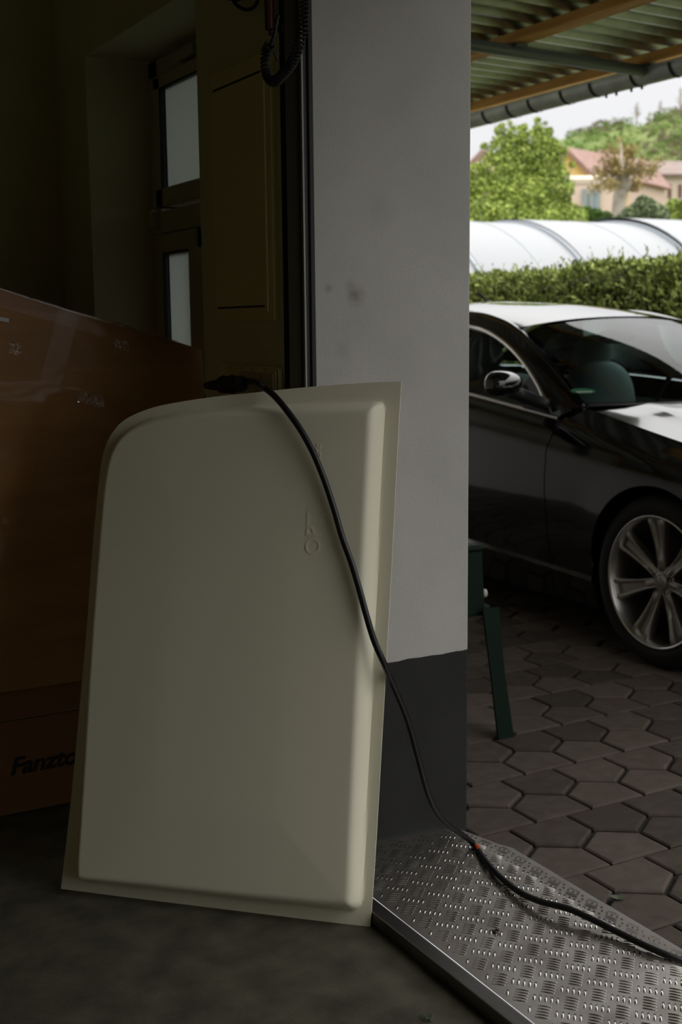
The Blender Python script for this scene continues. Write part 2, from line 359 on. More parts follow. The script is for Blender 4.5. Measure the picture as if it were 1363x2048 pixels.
# chequer plate: flat + folded down lip + raised bars
cp = MB(); ZP = .016
px_prof = [(1.304,.0275),(1.36,.0250),(1.50,.0190),(1.66,.0150),(1.682,.0140),(1.70,.010),(1.72,.001),(1.80,-.036),(1.828,GZ+.006)]
def zplate(x): return interp(x, px_prof)
yr = [2.474-.1*i for i in range(41)]
cp.grid([[Vector((x, min(y, 2.474 if x <= 1.743 else 2.474-(x-1.743)*.9), zplate(x)+.0015*noise.noise(Vector((x*6,y*5,0))))) for x,_ in px_prof] for y in yr])
E_ = [Vector((x, y, zplate(x))) for x,y in ((1.828,2.397),(1.828,-1.52))]
cp.add([E_[0],E_[1],E_[1]-Vector((0,0,.006)),E_[0]-Vector((0,0,.006))],[(0,1,2,3)])
plate = cp.build('plate_sheet', 'chequer', smooth=True)
bars = MB(); P_ = .0668
def bar(cx, cy, dx, dy, L=.0255, w=.0038, h=.0014):
    if not (1.309 < cx-abs(dx)*L/2 and cx+abs(dx)*L/2 < 1.815): return
    if cy+.012 > 2.47-(max(0,cx-1.743)*.9): return
    if cx > 1.695: h = .0005
    nx_, ny_ = -dy, dx
    vs = []
    for t,ww,hh in ((-.5,0,0),(-.42,.78,.9),(0,1,1),(.42,.78,.9),(.5,0,0)):
        X,Y = cx+dx*L*t, cy+dy*L*t
        if ww == 0: vs.append(Vector((X,Y,zplate(X)+.0003))); continue
        for sgn,hk in ((-1,0),(0,1),(1,0)):
            x_,y_ = X+nx_*w*ww*sgn*.72, Y+ny_*w*ww*sgn*.72
            vs.append(Vector((x_,y_,zplate(x_)+.0003+h*hh*hk)))
    f = [(0,1,2),(0,2,3),(1,4,5,2),(2,5,6,3),(4,7,8,5),(5,8,9,6),(7,10,8),(8,10,9)]
    bars.add(vs, f)
q = sqrt(.5)
for i in range(-3,10):
    for j in range(-45,8):
        bx, by = 1.4435+P_*i, 2.167+P_*j
        if by > 2.5 or by < -.3: continue
        for k in range(-2,3): bar(bx+q*.0083*k*1.42*.93, by-q*.0083*k*1.42*.93, q, q)
        ax, ay = bx+P_/2, by+P_/2-.001
        for k in range(-2,3): bar(ax+q*.0083*k*1.42*.88, ay+q*.0083*k*1.42*.88, q, -q, L=.0275)
plroot = thing('chequer_plate_ramp', 'ribbed aluminium threshold plate in the doorway with its outer lip bent down', 'metal plate', (1.55,1.2,0))
rel(plate, plroot); bars.build('tread_bars', 'bar', plroot, smooth=True)['kind'] = 'stuff'

# paving
pv = MB(); WH, HP, side, apex, gap = .1955, .3035, .1155, .066, .0075
def house(cx, y0, sgn):
    jz = random.uniform(-.0012,.0012); tilt = random.uniform(-.006,.006)
    out = [(-WH/2,0),(WH/2,0),(WH/2,side),(0,side+apex),(-WH/2,side)]
    def ins(d): 
        k = d
        return [(-WH/2+k,k),(WH/2-k,k),(WH/2-k,side-k*.55),(0,side+apex-k*1.2),(-WH/2+k,side-k*.55)]
    vs = []
    for d,z in ((gap/2,-.03),(gap/2,-.0045),(gap/2+.004,-.001),(gap/2+.0075,0)):
        vs += [Vector((cx+x, y0+sgn*y, GZ+z+jz+tilt*x)) for x,y in ins(d)]
    fs = []
    for r in range(3):
        for k in range(5): fs.append((r*5+k,r*5+(k+1)%5,(r+1)*5+(k+1)%5,(r+1)*5+k))
    fs.append(tuple(range(15,20))); pv.add(vs, fs)
for rj in range(-27, 30):
    yb = 2.5135+HP*rj
    for ci in range(-3, 32):
        cu = 2.289+(rj%2)*0+WH*(ci-3)+.0*rj
        if cu > 6.1: continue
        if cu > 1.72: house(cu, yb, 1)
        cd_ = cu+WH/2
        if cd_ > 1.72: house(cd_, yb+HP, -1)
pav = pv.build('paving_ground', 'paver', norm=True); struct(pav); pav.name = 'ground_paving'
struct(MB().box((1.70,-6,-.12),(6.3,12,GZ-.013)).build('ground_joints', 'joint'))
struct(MB().box((-60,12.0,-.4),(240,240,GZ-.02)).build('ground_garden', 'grass'))
struct(MB().box((6.3,-40,-.4),(240,12.0,GZ-.02)).build('ground_garden.001', 'grass'))

# ================================================================== INTERIOR WALL FITTINGS
gr = thing('door_guide_rail', 'tall brown door guide rail with pale lip and black seal beside the white pillar', 'door rail', (1.28,2.48,0))
MB().box((1.247,2.474,0),(1.2815,2.50,2.4)).build('channel','rail_brown',gr)
MB().box((1.2815,2.464,0.036),(1.2855,2.50,2.4)).build('lip','rail_lip',gr)
MB().box((1.2855,2.476,0.036),(1.301,2.50,2.4)).build('seal_channel','dark_trim',gr)
MB().box((1.301,2.470,0.036),(1.3135,2.50,2.4),bev=.002).build('rubber_seal','rubber',gr)
bt = MB().lathe([(.0,-.004),(.010,-.004),(.011,-.001),(.011,0)],(1.247,2.487,1.925),(1,0,0),24).build('bolt_cap','slot',gr)

cb = thing('electrical_cabinet', 'tall cream flush electrical cabinet on the wall above the socket strip', 'cabinet', (1.25,2.69,1.3))
MB().box((1.238,2.530,1.303),(1.252,2.857,1.893),bev=.002).build('cabinet_frame','cabinet',cb)
cdr = MB().box((1.232,2.552,1.322),(1.240,2.838,1.872),bev=.0015).build('door','cabinet',cb)
for z0 in (1.333,1.848):
    MB().box((1.2308,2.566,z0),(1.2335,2.832,z0+.0045)).build('vent_slot','slot',cdr)
lk = MB().lathe([(0,-.003),(.016,-.003),(.018,0),(.018,.002)],(1.232,2.815,1.60),(1,0,0),28).build('lock','cabinet',cdr)

so = thing('socket_strip', 'cream five-module socket strip on the wall behind the tray top', 'socket', (1.25,2.68,1.1))
MB().box((1.236,2.513,1.105),(1.252,2.846,1.197),bev=.004).build('housing','cabinet',so)
for k in range(5):
    y1 = 2.838-k*.0648
    if k < 2:
        MB().box((1.2335,y1-.061,1.112),(1.2365,y1,1.190),bev=.001).build('socket_module','cabinet',so)
        MB().lathe([(.021,-.0045),(.019,-.0045),(.019,.0),(.0,.0)],(1.2345,y1-.03,1.150),(1,0,0),28).build('socket_well','rail_brown',so)
    else:
        MB().box((1.2330,y1-.061,1.112),(1.2365,y1,1.190),bev=.001).build('cover','cabinet',so)
        MB().box((1.2300,y1-.052,1.118),(1.2332,y1-.009,1.183),bev=.001).build('flap','frame_white',so)
    MB().box((1.2350,y1-.0640,1.109),(1.2364,y1-.0625,1.193)).build('gap_line','slot',so)
pl = thing('power_plug', 'black round plug pushed into the socket strip next to the cardboard box', 'plug', (1.2,2.76,1.15))
pc = Vector((1.224,2.748,1.150))
MB().lathe([(0,-.034),(.015,-.034),(.020,-.028),(.021,-.006),(.023,0),(.023,.006),(0,.006)],pc,(1,0,0),28).build('plug_body','rubber',pl,smooth=False,angle=40)
e0 = onx(482,768,1.185); e1 = onx(412,771,1.16)
MB().tube([e0,e0.lerp(e1,.3),e0.lerp(e1,.8),e1],lambda t: .019-.011*t,16).build('strain_relief','rubber',pl,smooth=True)

# window in its niche
wn = bpy.data.objects.new('window_1', None); COL.objects.link(wn); wn.location=(1.45,3.4,.35); wn['kind']='structure'
gx = 1.455
def wbox(a,b,n='frame',m='frame_white',bev=.003): return MB().box(a,b,bev=bev).build(n,m,wn)
Y0,Y1 = 2.975,3.855
wbox((gx,Y1-.075,.35),(gx+.06,Y1,2.12),'window_frame'); wbox((gx,Y0,.35),(gx+.06,Y0+.06,2.12),'window_frame')
wbox((gx,Y0,2.065),(gx+.06,Y1,2.12),'window_frame'); wbox((gx-.004,Y0,1.585),(gx+.06,Y1,1.655),'transom'); wbox((gx,Y0,.35),(gx+.06,Y1,.42),'window_frame')
# upper sash frame
wbox((gx-.014,3.728,1.665),(gx+.045,3.782,2.06),'sash'); wbox((gx-.014,Y0+.06,2.022),(gx+.045,3.782,2.062),'sash'); wbox((gx-.014,Y0+.06,1.665),(gx+.045,3.782,1.722),'sash')
wbox((gx-.016,3.722,1.72),(gx+.03,3.728,2.022),'gasket_strip','gasket',0); wbox((gx-.016,Y0+.06,2.016),(gx+.03,3.728,2.022),'gasket_strip','gasket',0)
# lower sashes with mullion
wbox((gx-.014,3.738,.42),(gx+.045,3.782,1.58),'sash'); wbox((gx-.014,3.33,.42),(gx+.045,3.53,1.58),'mullion'); wbox((gx-.014,3.53,1.522),(gx+.045,3.738,1.58),'sash')
wbox((gx-.014,Y0+.06,1.522),(gx+.045,3.455,1.58),'sash')
wbox((gx-.016,3.731,.44),(gx+.03,3.738,1.522),'gasket_strip','gasket',0); wbox((gx-.010,3.708,.44),(gx-.005,3.714,1.522),'gasket_strip','gasket',0); wbox((gx-.016,3.53,1.516),(gx+.03,3.738,1.522),'gasket_strip','gasket',0)
wbox((gx-.010,3.698,1.722),(gx-.005,3.706,2.016),'gasket_strip','gasket',0)
for a,b,c,d in ((Y0+.06,3.722,1.722,2.02),(3.53,3.73,.42,1.52),(Y0+.06,3.34,.42,1.52)):
    obj('pane',[(gx-.004,a,c),(gx-.004,b,c),(gx-.004,b,d),(gx-.004,a,d)],[(0,1,2,3)],'pane'); rel(bpy.context.scene.objects[-1] if False else COL.objects[-1], wn)
wbox((gx-.03,3.795,1.60),(gx,3.812,1.66),'hinge'); wbox((gx-.03,3.42,2.07),(gx-.002,3.56,2.095),'fanlight_latch')

# spiral cord and little fittings at the top
cordroot = thing('coiled_cord', 'black spiral cord hanging in a loop over the guide rail at the top', 'cable', (1.2,2.45,1.8))
path = [(612,-60),(610,-10),(607,28),(602,66),(594,100),(583,126),(566,148),(552,162),(541,160),(533,146),(531,126),(532,104),(540,90)]
P3 = [onx(x,y,1.20-.0008*i) for i,(x,y) in enumerate(path)]
P3 = resample(catmull(P3,10), 1400)
hel = []; turns = 46
for i,p in enumerate(P3):
    t = (P3[min(i+1,len(P3)-1)]-P3[max(i-1,0)]).normalized(); u = Vector((1,0,0)); u = (u-t*u.dot(t)).normalized(); w = t.cross(u)
    a = 2*pi*turns*i/(len(P3)-1); R_ = .0095
    hel.append(p+u*cos(a)*R_+w*sin(a)*R_)
MB().tube(hel, .0024, 6).build('coil','rubber',cordroot,smooth=True)
MB().tube(catmull([onx(540,90,1.19),onx(548,70,1.195),onx(551,50,1.2),onx(556,30,1.205)],6), .004, 8).build('tail','rubber',cordroot,smooth=True)
MB().tube(catmull([onx(546,66,1.2),onx(544,92,1.2),onx(549,108,1.21),onx(555,122,1.22)],6), .0025, 8).build('tail','rubber',cordroot,smooth=True)
tb = thing('conduit_tube', 'short reddish plastic tube with black edges hanging above the cabinet corner', 'tube', (1.22,2.6,1.9))
a0,a1 = onx(538,-60,1.235), onx(541,62,1.235)
MB().tube([a0,a1],.0085,12).build('tube_body','tube_red',tb,smooth=True)
for dx in (-9,9): MB().tube([onx(538+dx,-60,1.23),onx(541+dx,60,1.23)],.0022,8).build('wire','rubber',tb,smooth=True)
MB().lathe([(.008,-.002),(.008,.002),(.005,.002),(.005,-.002)],onx(541,64,1.225),(1,0,0),20,closed=True).build('ring','rubber',tb)
bl = MB().tube(catmull([onx(462,-30,1.22),onx(467,2,1.22),onx(480,15,1.22),onx(497,19,1.22),onx(512,8,1.22),onx(520,-20,1.22)],8),.0042,10).build('cable_loop','rubber',smooth=True)
tag(bl,'thin black cable sagging in a small loop left of the spiral cord','cable')
bk = MB().box((1.215,2.56,2.030),(1.25,2.71,2.09),bev=.004).build('junction_box','slot'); tag(bk,'black wall box above the cabinet that the small cables hang from','box')

# ================================================================== BOXES
bx = thing('large_cardboard_box', 'big brown cardboard box wrapped in shiny tape, standing on the smaller printed box', 'cardboard box', (.6,3.4,.36))
FY = 3.13
def bfront(px,py,y=FY): return ony(px,py,y)
TR = Vector((1.314,FY,1.228)); z_at = lambda x: 1.228+(1.314-x)*.30+.006*noise.noise(Vector((x*7,0,0)))
nb = 50; x0b,x1b = -.25,1.316
zb = lambda x: .352
front = []
for j in range(26):
    t = j/25; row = []
    for i in range(nb+1):
        x = x0b+(x1b-x0b)*i/nb; zt = z_at(x); z = zb(x)+(zt-zb(x))*t
        bul = -.010*sin(pi*i/nb)*sin(pi*t)+.0025*noise.noise(Vector((x*5,z*5,1)))
        rd = .010*(max(0,t-.985)/.015)**2+.010*(max(0,(i/nb)-.98)/.02)**2
        row.append(Vector((x,FY+bul+rd,z)))
    front.append(row)
bm_ = MB().grid(front)
D_ = .62
top = [[Vector((v.x,v.y+D_*k/3,v.z)) for v in front[-1]] for k in range(4)]; bm_.grid(top)
bm_.grid([[Vector((r[-1].x,r[-1].y+D_*k/3,r[-1].z)) for r in front] for k in range(4)])
bm_.grid([[Vector((r[0].x,r[0].y+D_*k/3,r[0].z)) for r in front] for k in range(4)])
bm_.grid([[Vector((v.x,v.y+D_*k/3,v.z)) for v in front[0]] for k in range(4)])
bm_.grid([[Vector((v.x,FY+D_,v.z)) for v in r] for r in front])
boxb = bm_.build('box_body','card',bx,angle=50)
def fy(x,z):  # front surface depth
    t = (z-zb(x))/(z_at(x)-zb(x)); i = (x-x0b)/(x1b-x0b)
    return FY-.010*sin(pi*i)*sin(pi*min(1,max(0,t)))+.0025*noise.noise(Vector((x*5,z*5,1)))
def tape(name, pts, w, lab=None):
    """strip of clear tape on the front face: pts list of (x,z), w width"""
    pts = [Vector((a,0,b)) for a,b in pts]; pts = resample(pts, 60); rows = []
    for i,p in enumerate(pts):
        t = (pts[min(i+1,59)]-pts[max(i-1,0)]).normalized(); nrm = Vector((-t.z,0,t.x))
        rows.append([])
        for k in range(7):
            qv = p+nrm*w*(k/6-.5)
            wr = .0022*noise.noise(Vector((qv.x*38,qv.z*90,5)))+.0010*noise.noise(Vector((qv.x*120,qv.z*60,9)))
            rows[-1].append(Vector((qv.x, fy(qv.x,min(qv.z,z_at(qv.x)-.004))-.0026+wr, min(qv.z,z_at(qv.x)+.001))))
    return MB().grid(rows).build(name,'film',bx,smooth=True)
tape('tape_strip',[(-.2,z_at(-.2)-.022),(.5,z_at(.5)-.022),(1.30,z_at(1.3)-.022)],.05)
tape('tape_strip',[(.945,z_at(.945)-.002),(.87,1.10),(.79,.86),(.74,.70),(.70,.40)],.055)
tape('tape_strip',[(-.2,1.16),(.9,1.13),(1.10,1.075)],.05)
# folded tape crest on top edge
cr_ = []
for i in range(90):
    x = .55+.70*i/89; zt = z_at(x)
    cr_.append([Vector((x,FY-.001,zt-.006)),Vector((x,FY-.003+.002*noise.noise(Vector((x*60,0,0))),zt+.001+.004*abs(noise.noise(Vector((x*45,2,0)))))),Vector((x,FY+.012,zt+.002))])
MB().grid(cr_).build('tape_crest','film_wrinkled',bx,smooth=True)
# crumpled tape patches that catch the light
for (cx_,cz_,ww,hh) in ((.99,1.105,.07,.03),(.80,1.24,.03,.03),(1.08,1.245,.04,.025)):
    rows=[[Vector((cx_+ww*(i/24-.5)*1., fy(cx_,cz_)-.004+.006*noise.noise(Vector((i*.55,j*2.2,cx_*9))), cz_+hh*(j/12-.5)-.25*ww*(i/24-.5))) for i in range(25)] for j in range(13)]
    MB().grid(rows).build('tape_patch','film_wrinkled',bx,smooth=True)
la,lb = bfront(-6,634,FY-.006), bfront(17,640,FY-.006)
MB().prism([bfront(-60,622,FY-.007),bfront(18,637,FY-.007),bfront(18,645,FY-.007),bfront(-60,632,FY-.007)],(0,.001,0)).build('paper_label','paper',bx)

b2 = thing('printed_cardboard_box', 'smaller brown cardboard box with black lettering, on the floor under the big box', 'cardboard box', (.6,3.4,0))
MB().box((-.1,3.16,0.003),(1.17,3.74,.345),bev=.004).build('box_body','card2',b2)
l0,l1 = ony(0,1442,3.16), ony(156,1420,3.16)
MB().box((-.1,3.158,.262),(1.17,3.161,.2635)).build('flap_crease','slot',b2)
txo = ony(20,1551,3.157)
text_mesh('lettering','Fanzto',.066,'ink',(txo.x,3.1585,txo.z),(1,0,0),(0,0,1),.0006,.28,.0018,b2,sx=1.02)

# ================================================================== THE CREAM TRAY
PB0, PB1 = onz(123,1777), onz(740,1853)
bdir = (PB1-PB0).normalized(); ldir = Vector((-bdir.y,bdir.x,0)); ldir = ldir if ldir.x > 0 else -ldir
TRp = ony(803,763,2.468)
lean = atan2(.222, 1.15)
tdir = Vector((ldir.x*sin(lean),ldir.y*sin(lean),cos(lean)))
PN = bdir.cross(tdir).normalized()
if PN.dot(CAM-PB0) < 0: PN = -PN
def st(px,py): p = onp(px,py,PB0,PN)-PB0; return Vector((p.dot(bdir),p.dot(tdir)))
def P3d(s,t,h=0): return PB0+bdir*s+tdir*t+PN*h
left = [(123,1777),(143,1600),(160,1420),(175,1250),(186,1100),(196,990),(203,930),(211,897),(222,872),(238,850)]
topc = [(238,850),(257,836),(285,823),(320,812),(380,801),(450,791.5),(515,785),(580,778),(640,772.5),(700,768),(750,765),(790,763.5),(803,763)]
right = [(741,1853),(752,1690),(765,1460),(773,1320),(783,1140),(793,940),(800,810),(803,763)]
bot = [(123,1777),(280,1797),(440,1817),(600,1836.5),(741,1853)]
c3 = lambda L,n: [Vector((v.x,v.y)) for v in resample(catmull([Vector((*st(*p),0)) for p in L],8),n)]
NU,NV = 200,250
Lc,Rc,Tc,Bc = c3(left,NV),c3(right,NV),c3(topc,NU),c3(bot,NU)
foot = [(168,1757),(161,1742),(168,1640),(178,1480),(188,1310),(200,1150),(211,1010),(219,945),(230,903),(248,873),(278,849),(335,831),(420,820.5),(510,817),(620,811),(740,805.5),(758,806),(766,812),(766.5,828),
        (757,1020),(746,1280),(736,1500),(727,1700),(724,1795),(718,1812),(703,1818),(520,1799),(340,1777),(195,1760)]
fpoly = [st(*p) for p in foot]
# Chaikin round
for _ in range(2):
    o_ = []
    for a,b in zip(fpoly, fpoly[1:]+fpoly[:1]): o_ += [a.lerp(b,.25), a.lerp(b,.75)]
    fpoly = o_
def sdist(p):
    best = 9; ins = False; n = len(fpoly)
    for i in range(n):
        a,b = fpoly[i],fpoly[(i+1)%n]; ab = b-a; t = max(0,min(1,(p-a).dot(ab)/max(ab.length_squared,1e-12))); d = (p-a-ab*t).length
        if d < best: best = d
        if (a.y > p.y) != (b.y > p.y) and p.x < (b.x-a.x)*(p.y-a.y)/(b.y-a.y)+a.x: ins = not ins
    return best if ins else -best
def hgt(d, s=0, t=0):
    if d <= -.004: return 0
    # concave fillet at the foot, steep side, broad rounded shoulder
    w = .020+.016*max(0,min(1,s/.74)); x = max(0,min(1,(d+.004)/w)); y = 1-(1-x)**2.4
    y *= min(1,(x/.10))**.8 if x < .10 else 1
    return .040*y+.004*min(1,max(0,(d-.03)/.16))
Hc = [[0]*NU for _ in range(NV)]; Pc = [[None]*NU for _ in range(NV)]
for i in range(NV):
    v = i/(NV-1)
    # cluster rows near both ends
    for j in range(NU):
        u = j/(NU-1)
        p = (1-v)*Bc[j]+v*Tc[j]+(1-u)*Lc[i]+u*Rc[i]-((1-u)*(1-v)*Bc[0]+u*(1-v)*Bc[-1]+(1-u)*v*Tc[0]+u*v*Tc[-1])
        Pc[i][j] = p; Hc[i][j] = hgt(sdist(p),p.x,p.y)
TH = .0035
tm = MB()
fr = [[P3d(Pc[i][j].x,Pc[i][j].y,Hc[i][j]+TH) for j in range(NU)] for i in range(NV)]
bkk = [[P3d(Pc[i][j].x,Pc[i][j].y,Hc[i][j]) for j in range(NU)] for i in range(NV)]
vs = [v for r in fr for v in r]+[v for r in bkk for v in r]; N1 = NU*NV; fs = []
for i in range(NV-1):
    for j in range(NU-1):
        a = i*NU+j; fs.append((a,a+1,a+NU+1,a+NU)); fs.append((N1+a,N1+a+NU,N1+a+NU+1,N1+a+1))
rim = [j for j in range(NU)]+[i*NU+NU-1 for i in range(1,NV)]+[(NV-1)*NU+j for j in range(NU-2,-1,-1)]+[i*NU for i in range(NV-2,0,-1)]
for a,b in zip(rim, rim[1:]+rim[:1]): fs.append((a,N1+a,N1+b,b))
tm.add(vs, fs)
tray = thing('plastic_tray_cover','large cream moulded plastic tray leaning upright against the white pillar','plastic tray',tuple(PB0))
tmesh = tm.build('tray_shell','tray',tray,angle=45)
# faint embossed lettering on the plateau, running upwards
hp = .044+TH
def emb(txt, px, py, size):
    s_,t_ = st(px,py); o_ = P3d(s_,t_,hp-.0003)
    q = text_mesh('embossed_lettering', txt, size, 'tray', o_, tdir, -bdir, .00042, 0, 0, tray)
    for v in q.data.vertices:                              # seat the letters on the domed surface
        d_ = Vector(v.co)-PB0; a_, b_ = d_.dot(bdir), d_.dot(tdir); up1 = d_.dot(PN) > hp-.0003
        v.co = P3d(a_, b_, hgt(sdist(Vector((a_, b_))), a_, b_)+TH+(.0010 if up1 else -.0004))
    return q
emb('OPTI', 650,1112, .048); emb('ions', 652,925, .024)

# ================================================================== BLACK CABLE
cabr = thing('black_power_cable','thick black cable draped over the cream tray and down across the metal threshold','cable',tuple(onz(950,1690,.02)))
off_h = hp+.0075
cp3 = []
cp3.append(Vector((1.365,3.30,1.05))); cp3.append(Vector((1.350,3.18,1.11))); cp3.append(ony(416,771,3.06)); 
cp3.append(ony(440,768,2.90)); cp3.append(ony(478,763,2.74))
def onpan(px,py,h): return onp(px,py,PB0+PN*h,PN)
cp3.append(onpan(505,765,.012)+Vector((0,0,.002)))
for px,py,h in ((533,779,.030),(556,800,.052),(580,830,.060),(604,865,.062),(628,910,.062),(650,965,.060),(668,1020,.058),(684,1075,.057),(702,1125,.057),(718,1178,.057),(732,1230,.055),(748,1282,.046),(768,1328,.030)): cp3.append(onpan(px,py,h))
A_ = cp3[-1]; B_ = onz(948,1690,.022)
hn = (B_-A_).cross(Vector((0,0,1))).normalized()
for px,py in ((793,1385),(815,1440),(832,1500),(845,1550),(858,1592),(874,1624),(898,1650),(925,1670)): cp3.append(onp(px,py,A_,hn))
cp3.append(B_)
for px,py,lf in ((972,1724,0),(1002,1756,.001),(1040,1785,.004),(1080,1803,.010),(1120,1813,.014),(1150,1823,.013),(1190,1842,.008),(1240,1867,.003),(1300,1896,.001),(1363,1922,.0),(1450,1955,0),(1560,1990,0),(1700,2010,0)):
    z = .02
    for _ in range(6): p_ = onz(px,py,z); z = (zplate(p_.x) if p_.x < 1.828 else GZ)+.0095+lf
    cp3.append(p_)
cp3 += [Vector((2.02,.95,GZ+.0085)),Vector((2.15,.3,GZ+.0085)),Vector((2.6,-.8,GZ+.0085)),Vector((3.4,-1.7,GZ+.0085))]
cable_pts = catmull(cp3,8)
MB().tube(cable_pts,.0072,14).build('sheath','cable',cabr,smooth=True)
m0,m1 = onz(950,1691,.0302),onz(957,1697,.0302)
MB().tube([onz(951.5,1691,.0262),onz(954,1694,.0262),onz(956.5,1697,.0258)],.0048,10).build('orange_mark','orange',cabr)

# ================================================================== CANOPY
KC = 1.2; YC0, YC1 = 1.1, 8.2                      # scale of the measured roof, extent along the wall
def kz(z): return H+(z-H)*KC
can = thing('carport_roof','corrugated metal carport roof on wooden battens above the parked car','canopy',(3,4,2.5))
zr_ = lambda x: kz(2.540-.022*(x/KC-3.4))
cs = MB(); pitch = .1215*KC; yv = YC0; prof = []
while yv < YC1:
    for dy,dz in ((0,0),(.018,0),(.027,.030),(.1125,.030)): prof.append((yv+dy*KC,dz*KC))
    yv += pitch
cs.grid([[Vector((x,y,zr_(x)+dz)) for x in (1.745,2.6,3.4,4.235*KC)] for y,dz in prof])
cs.build('corrugated_sheet','zinc',can)
for xc,zt in ((1.60,2.580),(2.60,2.555),(3.40,2.538),(4.165,2.521)):
    MB().box(((xc-.044)*KC,YC0+.02,kz(zt-.042)),((xc+.044)*KC,YC1,kz(zt)-.001),bev=.004).build('batten','timber',can)
for yc in (4.518*KC,7.6):
    MB().tube([Vector((1.745,yc,kz(2.513))),Vector((4.15*KC,yc,kz(2.450)))],.0265*KC,20).build('rafter_tube','pipe',can,smooth=True)
for xc in (2.6,3.40,4.165):
    MB().box(((xc-.03)*KC,4.46*KC,kz(2.476+.02*(3.4-xc)*.8)),((xc+.03)*KC,4.575*KC,kz(2.490+.02*(3.4-xc)*.8))).build('bracket_plate','pipe',can)
gu = thing('rain_gutter','weathered half-round gutter along the outer edge of the carport roof','gutter',(4.22*KC,4,2.6))
g_ = MB(); gx0,gz0,gr0 = 4.218*KC,kz(2.466),.064*KC
g_.grid([[Vector((gx0+gr0*cos(a),y,gz0+gr0*sin(a))) for a in [pi+pi*k/16 for k in range(17)]]+[Vector((gx0+(gr0-.003)*cos(a),y,gz0+(gr0-.003)*sin(a))) for a in [2*pi-pi*k/16 for k in range(17)]] for y in (YC0,3,6,YC1)])
g_.build('gutter_trough','gutter',gu,angle=50)
MB().tube([Vector((gx0-gr0,YC0,gz0)),Vector((gx0-gr0,YC1,gz0))],.008,8).build('gutter_bead','gutter',gu,smooth=True)
for px in (982,1030,1073,1138,1197,1279,1357,1450):
    yb_ = onx(px, 251-.244*(px-946), gx0).y
    MB().grid([[Vector((gx0+(gr0+.004)*cos(a),yb_+dy,gz0+(gr0+.004)*sin(a))) for a in [pi+pi*k/16 for k in range(17)]] for dy in (-.011,.011)]).build('bracket','rubber',gu,smooth=True)
for px in (1212,1232,1262,1283):
    yb_ = onx(px, 251-.244*(px-946), gx0).y
    MB().tube([Vector((gx0,yb_,gz0-gr0-.018)),Vector((gx0,yb_,gz0-gr0+.002))],.008,6).build('drip_hook','rubber',gu)
# ================================================================== CAR
XC = 4.2; YF, YR, ZW, RT = 3.478, 6.24, .292, .342; RA = .378
car = thing('black_coupe','glossy black coupe with silver alloy wheel parked on the paving under the carport edge','car',(XC,4.9,GZ))
taper = [(2.60,.42),(2.66,.24),(2.78,.12),(2.95,.05),(3.15,.012),(3.45,0),(4.2,.004),(5.2,0),(6.3,.0),(6.8,.02),(7.05,.06),(7.22,.15),(7.30,.34)]
crease = [(2.6,.60),(3.0,.655),(3.42,.700),(3.84,.737),(4.68,.822),(5.5,.87),(6.4,.90),(7.3,.88)]
rock = [(2.6,.20),(3.8,.226),(4.6,.254),(5.6,.27),(7.3,.30)]
ftop = [(2.60,.60),(2.70,.655),(2.85,.705),(3.0,.740),(3.3,.792),(3.55,.833),(3.8,.876),(4.0,.912),(4.15,.938)]
dtop = [(4.1,.876),(4.2,.885),(4.82,.955),(5.4,.995),(6.0,1.01),(6.5,1.005)]
rtop = [(5.6,1.005),(6.2,1.02),(6.8,1.01),(7.1,.985),(7.3,.93)]
def sidex(y, z, zt, ot):
    zc = sinterp(y,crease); zk = interp(y,rock)
    t = [( .10,.075),(zk-.02,.048),(zk,.028),(zk+.012,.046),(zk+.10,.030),(.47,.012),(.60,.002),(zc-.012,.010),(zc+.012,.024),((zc+zt)/2,.045+.2*(ot-.095)),(zt-.012,ot-.018),(zt,ot)]
    x = XC-.9+sinterp(z,t)+sinterp(y,taper)
    for yw in (YF,YR):
        d = sqrt((y-yw)**2+(z-ZW)**2)
        if RA-.01 <= d < RA+.13: x -= .012*(1-(d-RA)/.13)*max(0,min(1,(z-.2)/.2))
    return x
def zbot(y):
    for yw in (YF,YR):
        if abs(y-yw) < RA: return max(.105, ZW+sqrt(RA*RA-(y-yw)**2))
    return .105
class Pair:
    def __init__(s, mb): s.mb = mb
    def build(s, *a, **k):
        o = s.mb.build(*a, **k)
        m2 = MB(); m2.v = [Vector((2*XC-v.x,v.y,v.z)) for v in s.mb.v]; m2.f = [f[::-1] for f in s.mb.f]; m2.mi = list(s.mb.mi)
        m2.build(*a, **k); return o
def mirror(mb): return Pair(mb)
def mirror_old(mb):
    n = len(mb.v); mb.v += [Vector((2*XC-v.x,v.y,v.z)) for v in mb.v[:n]]; f0 = list(mb.f); mb.f += [tuple(i+n for i in f)[::-1] for f in f0]; mb.mi += mb.mi[:len(f0)]; return mb
